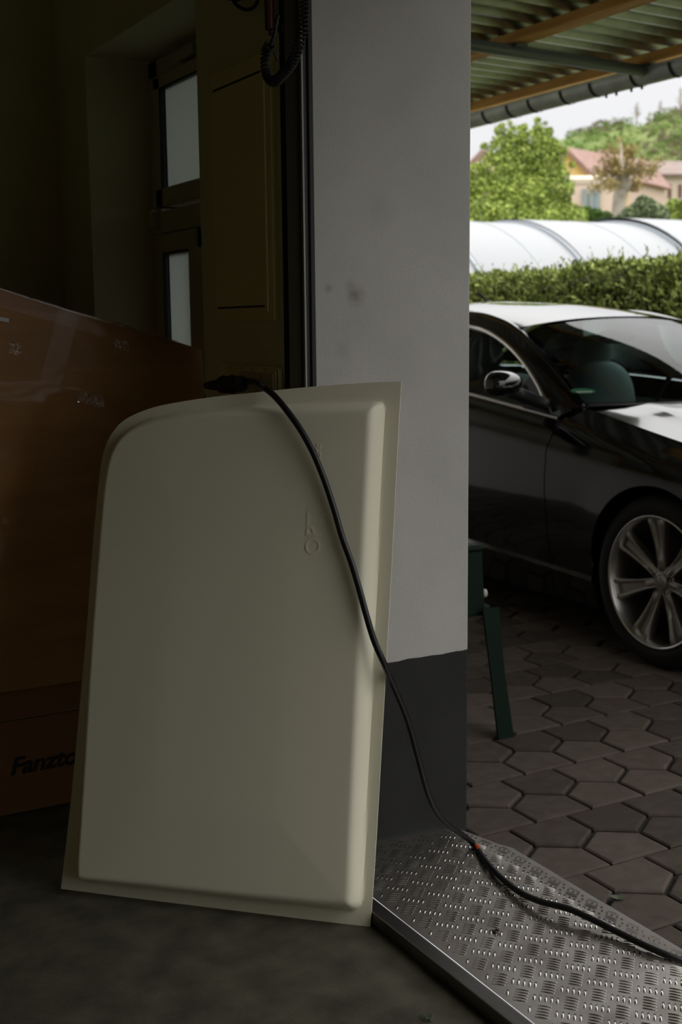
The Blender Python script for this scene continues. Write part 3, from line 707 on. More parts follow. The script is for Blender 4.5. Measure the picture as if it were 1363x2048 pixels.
def side_panel(y0, y1, top, ot, name, nrow=34, lip=True):
    ys = set(); k = int((y1-y0)/.035)
    for i in range(k+1): ys.add(round(y0+(y1-y0)*i/k,5))
    for yw in (YF,YR):
        for i in range(41):
            yy = yw-RA*cos(pi*i/40)
            if y0 < yy < y1: ys.add(round(yy,5))
        for e in (-RA-.0015, RA+.0015):
            if y0 < yw+e < y1: ys.add(round(yw+e,5))
    ys = sorted(ys); rows = []
    for y in ys:
        zb_, zt = zbot(y), sinterp(y,top); zc = sinterp(y,crease); zk = interp(y,rock); o_ = ot(y) if callable(ot) else ot
        fr = [0,.03,.06,.1,.16,.22,.28,.34,.40,.46,.52,.58,.64,.70,.76,.80,.83,.86,.89,.92,.95,.975,1]
        base = [.105,zk-.02,zk-.004,zk,zk+.006,zk+.014,zk+.05,zk+.1,.42,.48,.54,.6,.66,zc-.03,zc-.012,zc,zc+.012,zc+.03,(zc+zt)/2,zt-.04,zt-.02,zt-.008,zt]
        zz = []
        if zb_ <= .106: zz = sorted(base)
        else:
            zz = [zb_+(b-.105)*0 if b < zb_ else b for b in sorted(base)]
        zz = sorted(zz)
        row = [Vector((sidex(y,z,zt,o_),y,z)) for z in zz]
        row = [row[0]+Vector((.05,0,.0)),row[0]+Vector((.006,0,-.002))]+row
        # folded-over top edge
        row.append(row[-1]+Vector((.02,0,-.012)))
        rows.append(row)
    mb = MB().grid(rows)
    for r in (rows[0],rows[-1]): mb.grid([r,[v+Vector((.03,0,0)) for v in r]])
    return mirror(mb)
ofe = lambda y: interp(y,[(2.6,.15),(3.2,.16),(4.15,.175)])
side_panel(2.66,4.143,ftop,ofe,'fender').build('front_fender','paint_black',car,angle=40)
side_panel(4.150,5.50,dtop,.095,'door').build('door','paint_black',car,angle=40)
side_panel(5.507,7.24,rtop,.11,'quarter').build('rear_quarter','paint_black',car,angle=40)
# hood
rows = []
for i in range(46):
    y = 2.66+(4.10-2.66)*i/45; zt = sinterp(y,ftop); x0 = sidex(y,zt,zt,ofe(y))+.008; row = []
    for j in range(41):
        u = j/40; x = x0+(2*XC-2*x0)*u; c = 1-(2*u-1)**2
        crown = interp(y,[(2.66,.02),(3.2,.045),(3.9,.045),(4.1,.03)])
        au = abs(2*u-1)
        z = zt+crown*(1-au**2.6)+.006*math.exp(-((au-.70)/.07)**2)
        yy = y-(.26*(1-au**2))*max(0,(y-3.4)/.7)+(-.05*(1-au**2))*max(0,(3.2-y)/.5)
        row.append(Vector((x,yy,z)))
    rows.append(row)
MB().grid(rows).build('bonnet','paint_black',car,smooth=True)
# front and rear caps
def cap(yend, top, ot, name, sgn):
    zt = sinterp(yend,top); zs_ = [.105,.2,.3,.4,.5,zt-.02,zt]
    rws = []
    for z in zs_:
        x0 = sidex(yend,z,zt,ot)
        rws.append([Vector((x0+(2*XC-2*x0)*k/24, yend-sgn*(.10*(1-(2*k/24-1)**4)), z-.0)) for k in range(25)])
    return MB().grid(rws).build(name,'paint_black',car,smooth=True)
cap(2.66,ftop,.15,'front_bumper',1); cap(7.24,rtop,.11,'rear_bumper',-1)
MB().box((3.75,2.53,.33),(4.65,2.60,.52),bev=.02).build('grille','dark_trim',car)
# boot lid
rows = [[Vector((x0_+(2*XC-2*x0_)*j/24,y,sinterp(y,rtop)+.03*(1-abs(2*j/24-1)**2.5))) for j in range(25)] for y in [6.5+.74*i/10 for i in range(11)] for x0_ in [sidex(y,sinterp(y,rtop),sinterp(y,rtop),.11)+.004]]
MB().grid(rows).build('boot_lid','paint_black',car,smooth=True)
# underbody, inner shell
MB().box((3.42,2.75,.09),(4.98,7.15,.13)).build('underbody','dark_trim',car)
MB().box((3.62,2.8,.13),(4.78,3.95,.62)).build('engine_bay','dark_trim',car)
MB().box((3.40,4.0,.13),(3.42,6.3,.80)).build('inner_door','seat',car); MB().box((4.98,4.0,.13),(5.0,6.3,.86)).build('inner_door','seat',car)
# glass house
arch_px = [(1103,828,3.400),(1085,790,3.425),(1070,760,3.45),(1050,729,3.475),(1030,705,3.50),(1010,686,3.525),(985,668,3.55),(962,657.5,3.57),(941,652,3.585)]
arch = [onx(a,b,c) for a,b,c in arch_px]+[Vector((3.60,5.35,1.318)),Vector((3.60,5.7,1.29)),Vector((3.57,6.0,1.20)),Vector((3.53,6.2,1.08)),Vector((3.49,6.28,1.035))]
arch = resample(catmull(arch,8),80)
base_g = [Vector((3.398,y,interp(y,dtop)+.004)) for y in [arch[0].y+(6.28-arch[0].y)*k/79 for k in range(80)]]
mirror(MB().grid([[a.lerp(b,k/5)+Vector((.012,0,0)) for k in range(6)] for a,b in zip(arch,base_g)])).build('side_window','car_glass',car,smooth=True)
WB, WT = onx(1166,808,3.475), Vector((3.625,4.745,1.268))
edge = [Vector((3.43,4.13,.925)),WB]+[WB.lerp(WT,k/5)+Vector((0,.0,.016*sin(pi*k/5))) for k in range(1,6)]
edge += [onx(1000,633,3.655),onx(943,621,3.675),Vector((3.69,5.7,1.345)),Vector((3.68,6.1,1.24)),Vector((3.64,6.5,1.05))]
edge = resample(catmull(edge,8),80)
strip = []
for k,(a,b) in enumerate(zip(arch,edge)):
    mid = (a+b)/2+Vector((-.010,0,.006)); strip.append([a,a.lerp(mid,.5)+Vector((-.003,0,.002)),mid,mid.lerp(b,.6)+Vector((-.004,0,.004)),b,b+Vector((.02,0,-.012))])
mirror(MB().grid(strip)).build('pillar_frame','paint_black',car,angle=50)
# chrome arch and belt strip
def ribbon(pts, w, out=.004):
    rows = []
    for i,p in enumerate(pts):
        t = (pts[min(i+1,len(pts)-1)]-pts[max(i-1,0)]).normalized(); up_ = t.cross(Vector((1,0,0))).normalized()
        if up_.z < 0: up_ = -up_
        rows.append([p+up_*w*(-.5)+Vector((.003,0,0)),p+up_*w*(-.3)+Vector((-out,0,0)),p+up_*w*.3+Vector((-out,0,0)),p+up_*w*.5+Vector((.003,0,0))])
    return MB().grid(rows)
mirror(ribbon([p+Vector((-.002,0,-.004)) for p in arch],.021)).build('chrome_arch','chrome',car,smooth=True)
mirror(ribbon([Vector((3.396,y,interp(y,dtop)+.002)) for y in [4.17+.07*k for k in range(31)]],.017,.006)).build('chrome_belt','chrome',car,smooth=True)
# mirror-base triangle
# windscreen
def wsb(u): au = abs(2*u-1); return Vector((WB.x+.01+(2*XC-2*WB.x-.02)*u, WB.y-.29*(1-au**2.0), WB.z+.012*(1-au**2)+.004))
def wst(u): au = abs(2*u-1); return Vector((WT.x+.008+(2*XC-2*WT.x-.016)*u, WT.y-.10*(1-au**2.2), WT.z+.047*(1-au**2.2)))
rows = [[wsb(k/40).lerp(wst(k/40),t)+Vector((0,-.02*sin(pi*t),.035*sin(pi*t))) for k in range(41)] for t in [i/16 for i in range(17)]]
MB().grid(rows).build('windscreen','car_glass',car,smooth=True)
cw = [wsb(k/40) for k in range(41)]
MB().grid([[v+Vector((0,-.03,-.012)) for v in cw],[v+Vector((0,.004,-.001)) for v in cw],[v+Vector((0,.12,-.02)) for v in cw],[v+Vector((0,.30,-.03)) for v in cw]]).build('cowl','dark_trim',car,smooth=True)
# roof
rows = []
rail = [(4.74,1.268),(4.9,1.292),(5.1,1.318),(5.35,1.338),(5.7,1.345),(6.0,1.29)]
railx = [(4.74,3.627),(5.0,3.65),(5.35,3.675),(6.0,3.69)]
for i in range(22):
    y = 4.745+(6.0-4.745)*i/21; row = []
    for j in range(33):
        u = j/32; au = abs(2*u-1); x0 = interp(y,railx); 
        fy_ = max(0,1-(y-4.745)/.5)
        cr = interp(y,[(4.745,.047),(5.1,.060),(5.5,.060),(6.0,.06)])
        row.append(Vector((x0+(2*XC-2*x0)*u, y-.10*(1-au**2.2)*fy_+(.12*(1-au**2))*max(0,(y-5.6)/.4), sinterp(y,rail)+cr*(1-au**2.4)+.004)))
    rows.append(row)
MB().grid(rows).build('roof','paint_black',car,smooth=True)
re_ = [[Vector((a.x+(b.x-a.x)*t, a.y+(b.y-a.y)*t, a.z+(b.z-a.z)*t+.03*sin(pi*t))) for a,b in zip(rows[-1],[Vector((3.66+(1.08)*k/32,6.52,1.03+.03*(1-(2*k/32-1)**2))) for k in range(33)])] for t in [i/8 for i in range(9)]]
MB().grid(re_).build('rear_window','car_glass',car,smooth=True)
MB().tube([Vector((4.15,5.72,1.40)),Vector((4.15,5.80,1.45)),Vector((4.15,5.84,1.46))],.008,8).build('aerial','dark_trim',car)
# wipers
MB().tube([wsb(.52)+Vector((0,.0,.02)),wsb(.60)+Vector((0,-.0,.03)),wsb(.9)+Vector((0,.05,.035))],.008,8).build('wiper','dark_trim',car)
# interior
def cushion(name, a, b, m='seat', bev=.05, tilt=0): return MB().box(a,b,bev=bev).build(name,m,car,angle=30)
def blob(name, c, r, m, n=20, parent=None, e=2.6):
    mb = MB(); rows = []
    for i in range(n+1):
        th = -pi/2+pi*i/n; row = []
        for k in range(n*2+1):
            ph = 2*pi*k/(n*2); sg = lambda v,p: math.copysign(abs(v)**p,v); p = 2/e
            row.append(Vector((c[0]+r[0]*sg(cos(th),p)*sg(cos(ph),p), c[1]+r[1]*sg(cos(th),p)*sg(sin(ph),p), c[2]+r[2]*sg(sin(th),p))))
        rows.append(row)
    return mb.grid(rows).build(name,m,parent or car,smooth=True)
for xs_ in (3.82,4.58):
    blob('seat_cushion',(xs_,4.95,.45),(.25,.27,.10),'seat'); blob('seat_back',(xs_,5.28,.78),(.25,.09,.30),'seat')
    hc = blob('headrest',(xs_,5.33,1.13),(.13,.055,.095),'seat',e=2.3)
    MB().tube([Vector((xs_-.05,5.33,1.08)),Vector((xs_-.05,5.31,.98))],.006,8).build('headrest_post','chrome',hc); MB().tube([Vector((xs_+.05,5.33,1.08)),Vector((xs_+.05,5.31,.98))],.006,8).build('headrest_post','chrome',hc)
blob('rear_bench',(4.2,5.95,.72),(.62,.12,.28),'seat',e=4)
blob('dashboard',(4.2,4.22,.80),(.72,.24,.125),'dash',e=3.5)
sw = MB().lathe([(.178+.013*cos(a),.013*sin(a)) for a in [2*pi*k/10 for k in range(10)]],(4.58,4.62,.93),(0,.9,.45),40,closed=True).build('steering_wheel','dash',car,smooth=True)
blob('mirror_inside',(4.2,4.72,1.22),(.12,.02,.035),'dash')
MB().box((3.45,4.1,.13),(4.95,6.4,.2)).build('cabin_floor','dash',car)
# windscreen sticker
sk = ray(1164,794); st_c = dep(1166,790,(onx(1166,790,3.56)-CAM).dot(RM.transposed()@Vector((0,0,1))) if False else 1.0)
def on_screen(px,py):
    best=None; r = ray(px,py)
    for row in range(16):
        for k in range(40):
            u,t = k/40,row/16; p = wsb(u).lerp(wst(u),t)+Vector((0,-.02*sin(pi*t),.035*sin(pi*t)))
            d = (p-CAM).cross(r).length/r.length
            if best is None or d < best[0]: best = (d,p)
    return best[1]
sc_ = on_screen(1167,789)
su = (wsb(.2)-wsb(.1)).normalized(); sv = (wst(.1)-wsb(.1)).normalized(); sn = su.cross(sv).normalized(); sn = sn if sn.dot(CAM-sc_) > 0 else -sn
sc_ = onp(1165,787,sc_,sn)
gb_ = MB().prism([sc_+sn*.012+su*.052*cos(2*pi*k/32)+sv*.026*sin(2*pi*k/32) for k in range(32)],sn*.0008).build('green_badge','sticker',car); gb_['label']='green oval windscreen sticker'
MB().prism([sc_+sn*.0135+su*a+sv*b for a,b in ((-.034,-.016),(.034,-.016),(.034,-.004),(-.034,-.004))],sn*.0005).build('badge_field','sticker_white',gb_)
# door mirror
mc = onx(1003,768,3.19)
mh = MB(); rows=[]
for i in range(25):
    th = -pi/2+pi*i/24; row=[]
    for k in range(49):
        ph = 2*pi*k/48; sg=lambda v,p: math.copysign(abs(v)**p,v)
        x,y,z = sg(cos(th),.85)*sg(cos(ph),.85), sg(cos(th),.85)*sg(sin(ph),.85), sg(sin(th),.85)
        if y > 0: y *= .45
        row.append(Vector((mc.x+.108*x, mc.y+.085*y+.03*x, mc.z+(.056-.006*x)*z+.002)))
    rows.append(row)
mobj = MB().grid(rows).build('door_mirror','paint_black',car,smooth=True)
mi_ = MB(); rr=[]
for k in range(14):
    t=k/13; ph = radians(188+78*t); row=[]
    for zz in (-.034,-.022,-.010):
        q_ = sqrt(max(0,1-(zz/.056)**2)); row.append(Vector((mc.x+.111*q_*cos(ph), mc.y+.0875*q_*sin(ph)+.03*q_*cos(ph), mc.z+zz*(1-.35*t)-.004*0)))
    rr.append(row)
io = MB().grid(rr).build('indicator_lens','ind',None,smooth=True); io.parent = mobj; io.matrix_parent_inverse = Matrix.Translation(Vector((0,0,0)))
io.matrix_parent_inverse = mobj.matrix_parent_inverse.inverted() @ Matrix.Translation(-Vector(car.location)) if False else Matrix.Translation(Vector((0,0,0)))
MB().tube(catmull([mc+Vector((.05,.01,-.03)),mc+Vector((.12,.03,-.05)),Vector((3.385,4.27,.945)),Vector((3.41,4.28,.94))],5),lambda t:.032-.006*t,14).build('mirror_arm','dark_trim',car,smooth=True)
MB().prism([arch[2]+Vector((-.004,0,0)),arch[10]+Vector((-.004,0,0)),arch[10]+Vector((-.012,.10,-.12)),Vector((3.385,4.40,.915)),Vector((3.388,4.22,.897))],(.006,0,0)).build('mirror_base','dark_trim',car)
# wheels
def wheel(cx, cy, sgn):
    """sgn=-1: outer face towards -X"""
    o = Vector((cx,cy,ZW)); ax = (sgn,0,0); w = .235
    tp = [(.262,.000),(.272,.006),(.290,.010),(.310,.006),(.328,-.004),(.337,-.018),(.341,-.04),(RT,-.06),(RT,-w+.06),(.337,-w+.02),(.31,-w+.0),(.27,-w),(.262,-w+.01)]
    t_ = MB().lathe(tp,o,ax,72).build('wheel','tyre',car,angle=35)
    MB().lathe([(.262,-.002),(.2635,.006),(.259,.009),(.2535,.006),(.2515,-.004)],o,ax,80).build('rim_lip','alloy_lip',t_,smooth=True)
    MB().lathe([(.2515,-.004),(.246,-.014),(.243,-.05),(.236,-.09),(.225,-.16),(.262,-w+.01)],o,ax,72).build('rim_barrel','alloy',t_,angle=40)
    MB().lathe([(.0,-.135),(.16,-.135),(.16,-.120),(.0,-.118)],o,ax,48).build('brake_disc','brake',t_,angle=30)
    MB().lathe([(0,-.14),(.238,-.14)],o,ax,48).build('wheel_backing','slot',t_)
    for s in range(7):
        mb = MB()
        an = 2*pi*s/7+radians(94); er = Vector((0,cos(an)*-sgn*-1,sin(an))); et = Vector((0,-sin(an)*-sgn*-1,cos(an))); rows=[]
        for i in range(15):
            t=i/14; r = .040+(.249-.040)*t; hw = .021+.013*t**1.2+.024*max(0,t-.35)**1.3; dip = .022*max(0,(t-.22)/.78)**.6 if t>.22 else 0
            dz = -.034+.010*t+.020*t*t
            if t > .93: dz -= .006
            prof_ = [(-1,-.035),(-1,-.010),(-.9,-.001),(-.72,0),(-.56,-.002),(-.42,-dip),(.42,-dip),(.56,-.002),(.72,0),(.9,-.001),(1,-.010),(1,-.035)]
            rows.append([o+er*r+et*(hw*a)+Vector((sgn*(dz+b),0,0)) for a,b in prof_])
        mb.grid(rows); mb.build('spoke','alloy',t_,angle=40)
    MB().lathe([(.062,-.07),(.062,-.042),(.055,-.036),(.034,-.034),(.034,-.028),(.030,-.026),(0,-.026)],o,ax,40).build('hub','alloy',t_,angle=35)
    for k in range(5):
        a = 2*pi*k/5+.3; MB().lathe([(.0085,-.030),(.0085,-.0355),(0,-.0357)][::-1],o+Vector((0,cos(a)*.047,sin(a)*.047)),ax,12).build('bolt_recess','slot',t_)
    cp_ = MB()
    cp_.lathe([(.030,-.026),(.029,-.0245),(.0265,-.0245),(.026,-.026)],o,ax,32)
    for k in range(3):
        a = pi/2+2*pi*k/3; d = Vector((0,cos(a),sin(a))); n_ = Vector((0,-sin(a),cos(a))); c_ = o+Vector((sgn*-.0258,0,0))
        cp_.prism([c_+d*.024,c_+n_*.004,c_-n_*.004],(sgn*.0015,0,0))
    cp_.build('hub_emblem','emblem',t_)
def arch_liner(cy):
    for sg_ in (-1,1):
        mb = MB(); x0_ = XC+sg_*(.9-.045); x1_ = XC+sg_*.58
        mb.grid([[Vector((x_,cy+(RA+.012)*cos(a),ZW+(RA+.012)*sin(a))) for a in [radians(-28)+radians(236)*k/30 for k in range(31)]] for x_ in (x0_,x1_)])
        mb.add([Vector((x1_,cy-.40,.12)),Vector((x1_,cy+.40,.12)),Vector((x1_,cy+.40,.68)),Vector((x1_,cy-.40,.68))],[(0,1,2,3)])
        mb.build('wheel_arch_liner','dark_trim',car)
for cy in (YF,YR):
    wheel(3.322,cy,-1); wheel(2*XC-3.322,cy,1); arch_liner(cy)

# ================================================================== GARDEN CHAIR BEHIND THE PILLAR
ch = thing('garden_chair','dark green plastic garden chair standing outside, mostly hidden behind the white pillar','chair',(2.08,3.37,GZ))
foot_w = onz(1001,1472,GZ); X_,Y_ = foot_w.x, foot_w.y
def leg(fx,fy_,tx,ty,zt,flare):
    rows=[]
    for i in range(9):
        t=i/8; x=fx+(tx-fx)*t; y=fy_+(ty-fy_)*t; z=GZ+(zt-GZ)*t; w=.027+.004*abs(2*t-1)
        rows.append([Vector((x+a*w,y+b*w,z)) for a,b in ((-1,-1),(1,-1),(1,1),(.72,1),(.72,-.72),(-1,-.72),(-1,-1))])
    return MB().grid(rows).build('leg','chair',ch,angle=30)
tp_ = onp(970,1212,Vector((X_-.03,Y_+.02,0)),Vector((.48,.864,0)))
leg(X_,Y_,tp_.x,tp_.y,tp_.z,1); leg(X_,Y_+.50,X_-.03,Y_+.46,tp_.z,1); leg(X_-.46,Y_+.02,X_-.41,Y_+.04,tp_.z,1); leg(X_-.46,Y_+.48,X_-.41,Y_+.44,tp_.z,1)
zs_ = tp_.z
MB().box((X_-.46,Y_+.02,zs_-.03),(X_-.012,Y_+.47,zs_),bev=.012).build('seat','chair',ch)
at_ = onp(948,1088,Vector((X_-.06,Y_+.03,0)),Vector((.48,.864,0)))
for yy in (at_.y, Y_+.46):
    MB().box((X_-.46,yy-.028,at_.z-.022),(at_.x+.02,yy+.028,at_.z),bev=.008).build('armrest','chair',ch)
    MB().prism([(at_.x-.055,yy-.02,at_.z-.02),(at_.x+.015,yy-.02,at_.z-.02),(at_.x+.028,yy-.02,zs_-.02),(at_.x-.10,yy-.02,zs_-.04)],(0,.035,0)).build('arm_panel','chair',ch)
bk_ = MB(); bk_.box((X_-.50,Y_+.04,zs_-.02),(X_-.46,Y_+.45,zs_+.46),bev=.015); bk_.build('backrest','chair',ch)
bp = dep(967.5,1186,4.02)
blt = blob('crumpled_bag',bp,(.010,.010,.017),'paper',parent=None,n=10) if False else None
bm2 = MB(); bm2.lathe([(.001,.014),(.008,.012),(.011,.005),(.012,-.003),(.009,-.012),(.001,-.014)],bp,(0,0,1),14); 
o_=bm2.build('arm_cap','ind',ch,smooth=True)
o_['label']='small pale round cap on the chair arm'

# ================================================================== SMALL THINGS ON THE GROUND
def leaf(cx,cy,z,s,rot,m,label,name='fallen_leaf'):
    pts=[(0,0),(.3,.22),(.55,.28),(.8,.18),(1,0),(.8,-.18),(.55,-.28),(.3,-.22)]
    vs=[Vector((.5,0,.0))]+[Vector((a,b,0)) for a,b in pts]; out=[]
    for v in vs:
        x,y=(v.x-.5)*s,v.y*s; out.append(Vector((cx+x*cos(rot)-y*sin(rot),cy+x*sin(rot)+y*cos(rot),z+.002+.25*abs(v.y)*s+.12*s*(v.x-.5)**2*4)))
    mb=MB().add(out,[(0,i,i%8+1) for i in range(1,9)])
    d=out[5]; mb.tube([out[0],out[1]+Vector((0,0,-.001)),out[1]+(out[1]-out[5])*.25],.0008,5)
    o=mb.build(name,m); tag(o,label,'leaf'); return o
lp = onz(1235,1799,GZ); leaf(lp.x,lp.y,GZ+.001,.042,2.4,'leaf_green','withered green leaf lying on the paving beside the metal plate')
lp = onz(1222,1552,GZ); leaf(lp.x,lp.y,GZ+.001,.022,1.0,'leaf_green','tiny dry leaf on the paving between stool leg height and the frame edge') if False else None
def crumb(px,py,z,s,label):
    p=onz(px,py,z); mb=MB()
    for k in range(9):
        q_=p+Vector((random.uniform(-s,s),random.uniform(-s,s),random.uniform(0,s*.4))); r=s*random.uniform(.15,.4)
        mb.lathe([(r*.1,-r),(r,-r*.3),(r*.8,r*.5),(r*.1,r)],q_+Vector((0,0,r)),(random.random(),random.random(),1),6)
    tag(mb.build('dirt_crumb','dirt'),label,'dirt crumb')
crumb(898,1684,.019,.006,'dark dirt crumb at the far end of the metal plate near the pillar')
crumb(987,1867,.019,.009,'brown dirt clump in the middle of the metal plate')
crumb(972,2004,.021,.006,'small dirt crumb on the smooth steel sill')
sg_ = MB()
for k in range(14):
    p=onz(855+random.uniform(-12,14),2040+random.uniform(-5,5),0); d=Vector((random.uniform(-1,1),random.uniform(-1,1),.25)).normalized()
    sg_.tube([p+Vector((0,0,.0015)),p+d*.010+Vector((0,0,.003))],.0009,5)
tag(sg_.build('moss_tuft','leaf_green'),'little green moss tuft on the concrete floor at the bottom edge','moss')

# ================================================================== GARDEN, VAULT, HEDGE
def leafy(mb, pts, size, flat=.0):
    for p in pts:
        s=size*random.uniform(.6,1.3); a=Vector((random.gauss(0,1),random.gauss(0,1),random.gauss(0,1))).normalized(); b=a.orthogonal().normalized()
        b = Matrix.Rotation(random.uniform(0,6.28),3,a)@b; c=a.cross(b); n=len(mb.v)
        mb.v += [p-b*s*.5,p-c*s*.28+a*s*.08,p+b*s*.5,p+c*s*.28+a*s*.08]; mb.f += [(n,n+1,n+2),(n,n+2,n+3)]; mb.mi += [0,0]
def shell_pts(c, r, n, inner=.55):
    out=[]
    while len(out) < n:
        v=Vector((random.gauss(0,1),random.gauss(0,1),random.gauss(0,1))).normalized(); rr=inner+(1-inner)*random.random()**.6
        q_=Vector((v.x*r[0]*rr,v.y*r[1]*rr,v.z*r[2]*rr)); out.append(Vector(c)+q_*(1+.18*noise.noise(Vector(c)+q_*3/max(r))))
    return out
# hedge
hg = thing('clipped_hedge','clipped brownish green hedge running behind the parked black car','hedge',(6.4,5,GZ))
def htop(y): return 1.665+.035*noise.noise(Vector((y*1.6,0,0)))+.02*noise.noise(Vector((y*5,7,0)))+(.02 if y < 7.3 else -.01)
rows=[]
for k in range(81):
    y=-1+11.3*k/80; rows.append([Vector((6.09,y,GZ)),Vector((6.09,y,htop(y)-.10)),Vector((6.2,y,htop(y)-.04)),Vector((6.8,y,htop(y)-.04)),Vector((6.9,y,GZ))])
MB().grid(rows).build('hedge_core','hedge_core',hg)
hm=MB()
for k in range(60000):
    y=random.uniform(3.6,10.3) if random.random()<.9 else random.uniform(-1,3.6); t=random.random(); ht=htop(y)
    nz_=.05*noise.noise(Vector((y*3.5,0,2)))
    if t<.62:
        z=GZ+(ht-GZ)*(.35+.65*random.random()**.8); x=6.0+nz_+.05*noise.noise(Vector((y*6,z*6,1)))+random.uniform(0,.09)
    else: x=random.uniform(6.02,6.85); z=ht+random.uniform(-.05,.03)+.03*noise.noise(Vector((y*9,x*9,4)))
    p=Vector((x,y,z)); s=random.uniform(.018,.045); d=Vector((random.gauss(-.3,.5),random.gauss(0,.6),random.gauss(.7,.4))).normalized(); c=d.cross(Vector((random.gauss(0,1),random.gauss(0,1),random.gauss(0,1)))).normalized()
    n=len(hm.v); hm.v+=[p,p+d*s+c*s*.28,p+d*s*1.5,p+d*s-c*s*.28]; hm.f+=[(n,n+1,n+2,n+3)]; hm.mi+=[0]
for k in range(90):
    y=random.uniform(4,10.2); p=Vector((random.uniform(6.02,6.4),y,htop(y))); d=Vector((random.gauss(0,.35),random.gauss(0,.35),1)).normalized()
    for j in range(7):
        q_=p+d*.022*j; s=.03*(1-j/9); c=Vector((random.gauss(0,1),random.gauss(0,1),.6)).normalized(); n=len(hm.v); hm.v+=[q_,q_+c*s+d*.01,q_+c*s*1.1+d*.02,q_+d*.02]; hm.f+=[(n,n+1,n+2,n+3)]; hm.mi+=[0]
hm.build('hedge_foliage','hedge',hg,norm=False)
# vault (telescopic polycarbonate enclosure)
va = thing('arched_poly_cover','long milky white arched plastic cover with grey ribs behind the hedge','greenhouse',(11,13,GZ))
def vsec(x, yc, a, h, n=40): return [Vector((x,yc-a*cos(pi*k/n),GZ+h*sin(pi*k/n)**.92)) for k in range(n+1)]
segs=[(7.2,8.2,13.15,2.42,2.58),(8.2,9.74,13.15,2.46,2.62),(9.74,11.50,13.15,2.50,2.67),(11.50,13.3,13.15,2.56,2.745),(13.3,15.2,13.15,2.62,2.82),(15.2,19,13.15,2.68,2.88)]
for i,(xa,xb,yc,a,h) in enumerate(segs):
    MB().grid([vsec(xa,yc,a,h),vsec(xb,yc,a,h)]).build('arched_panel','poly',va,smooth=True)
    for xr,w_ in ((xb,.10),((xa+xb)/2+.1,.022)):
        o1=vsec(xr-w_/2,yc,a+.035,h+.035); o2=vsec(xr+w_/2,yc,a+.035,h+.035); i1=vsec(xr-w_/2,yc,a-.01,h-.01); i2=vsec(xr+w_/2,yc,a-.01,h-.01)
        if w_<.05: o1=vsec(xr-w_/2,yc,a+.006,h+.006); o2=vsec(xr+w_/2,yc,a+.006,h+.006)
        MB().grid([i1,o1,o2,i2]).build('rib','alu_rib',va,angle=40)
# trees and shrubs
def trunk(mb, pts, r0, r1): mb.tube(catmull(pts,5), lambda t: r0+(r1-r0)*t, 10)
def make_tree(name,label,cat,blobs,d,n,size,m,base_px,group=None,rt=.12,spread=.7):
    base = dep(base_px,646,d); base.z=GZ-.05
    t=thing(name,label,cat,tuple(base),group); mb=MB(); tk=MB(); tot=sum(b[2]**2 for b in blobs)
    top=None
    for (px,py,r) in blobs:
        c=dep(px,py,d+random.uniform(-.5,.5)*r*spread/F*d); R=r/F*d
        leafy(mb, shell_pts(c,(R,R,R*.9),int(n*r*r/tot)), size)
        trunk(tk,[base+Vector((0,0,.3)),base.lerp(c,.5)+Vector((0,0,.2)),c],rt*.5,rt*.08)
    hb=dep(base_px,500,d)
    tk.tube([base,Vector((base.x,base.y,hb.z))],lambda t_: rt*(1-.5*t_),10)
    mb.build('foliage',m,t,norm=False); tk.build('trunk','bark',t,smooth=True)
    return t
make_tree('broadleaf_tree','big bright yellow-green leafy tree behind the white arched cover','tree',
  [(1040,420,75),(985,400,55),(960,440,50),(1075,430,60),(1100,380,48),(1000,345,48),(1040,330,50),(1085,325,45),(1060,290,34),(1005,300,32),(1030,268,20),(1000,262,13),(1095,292,24),(1075,258,12),(1092,268,12),(1116,345,20),(1105,300,20),(950,350,26),(900,400,70),(880,330,50),(1115,420,36),(1150,435,26),(1003,252,7),(1020,246,5),(1048,254,8),(1074,240,7),(1098,262,8),(1090,246,4),(1143,330,7),(1128,300,8),(968,292,8)],21.5,44000,.064,'maple',1035)
make_tree('ivy_bush','pale green shrub at the foot of the leafy tree','shrub',[(1000,440,40),(960,430,34),(1050,445,30),(1100,445,26),(1150,440,22)],20.6,5000,.07,'maple',1020)
make_tree('variegated_shrub','rounded grey-green shrub behind the arched cover near the far right','shrub',[(1290,425,32),(1265,432,24),(1315,432,24),(1285,408,18),(1240,445,16)],22,7000,.065,'bush',1288)
make_tree('round_shrub','small bright green shrub at the right frame edge above the arched cover','shrub',[(1347,412,16),(1360,425,18),(1385,410,26),(1340,440,14)],23,3500,.06,'maple',1355)
make_tree('dark_shrub','dark green shrub in front of the cream conservatory','shrub',[(1190,432,16),(1210,436,14),(1172,425,14)],26,2500,.07,'conifer',1190)
# pollard tree
pt = thing('pollard_tree','gnarled pollarded tree with bronze young leaves in front of the houses','tree',tuple(dep(1238,646,26)))
tk=MB(); c0=dep(1236,470,26); c1=dep(1238,400,26); c2=dep(1243,368,26)
tk.tube(catmull([Vector((c0.x,c0.y,GZ)),c0,c1,c2],6),lambda t:.17-.04*t,14)
kn=dep(1243,362,26); tk.lathe([(.02,-.30),(.17,-.2),(.21,0),(.16,.12),(.05,.18)],kn,(0.1,0,1),14)
fl=MB()
for px,py in ((1195,345),(1205,320),(1220,300),(1240,282),(1262,300),(1280,325),(1300,345),(1215,372),(1275,372),(1192,375),(1250,330),(1228,335),(1310,330)):
    e_=dep(px,py,26+random.uniform(-1,1)); tk.tube(catmull([kn,kn.lerp(e_,.5)+Vector((0,0,.12)),e_],5),lambda t:.05-.04*t,6)
    for k in range(7):
        c_=kn.lerp(e_,random.uniform(.45,1.15)); leafy(fl,shell_pts(c_,(.16,.16,.16),34,.1),.07)
tk.build('trunk','bark',pt,angle=50); fl.build('foliage','bronze',pt,norm=False)

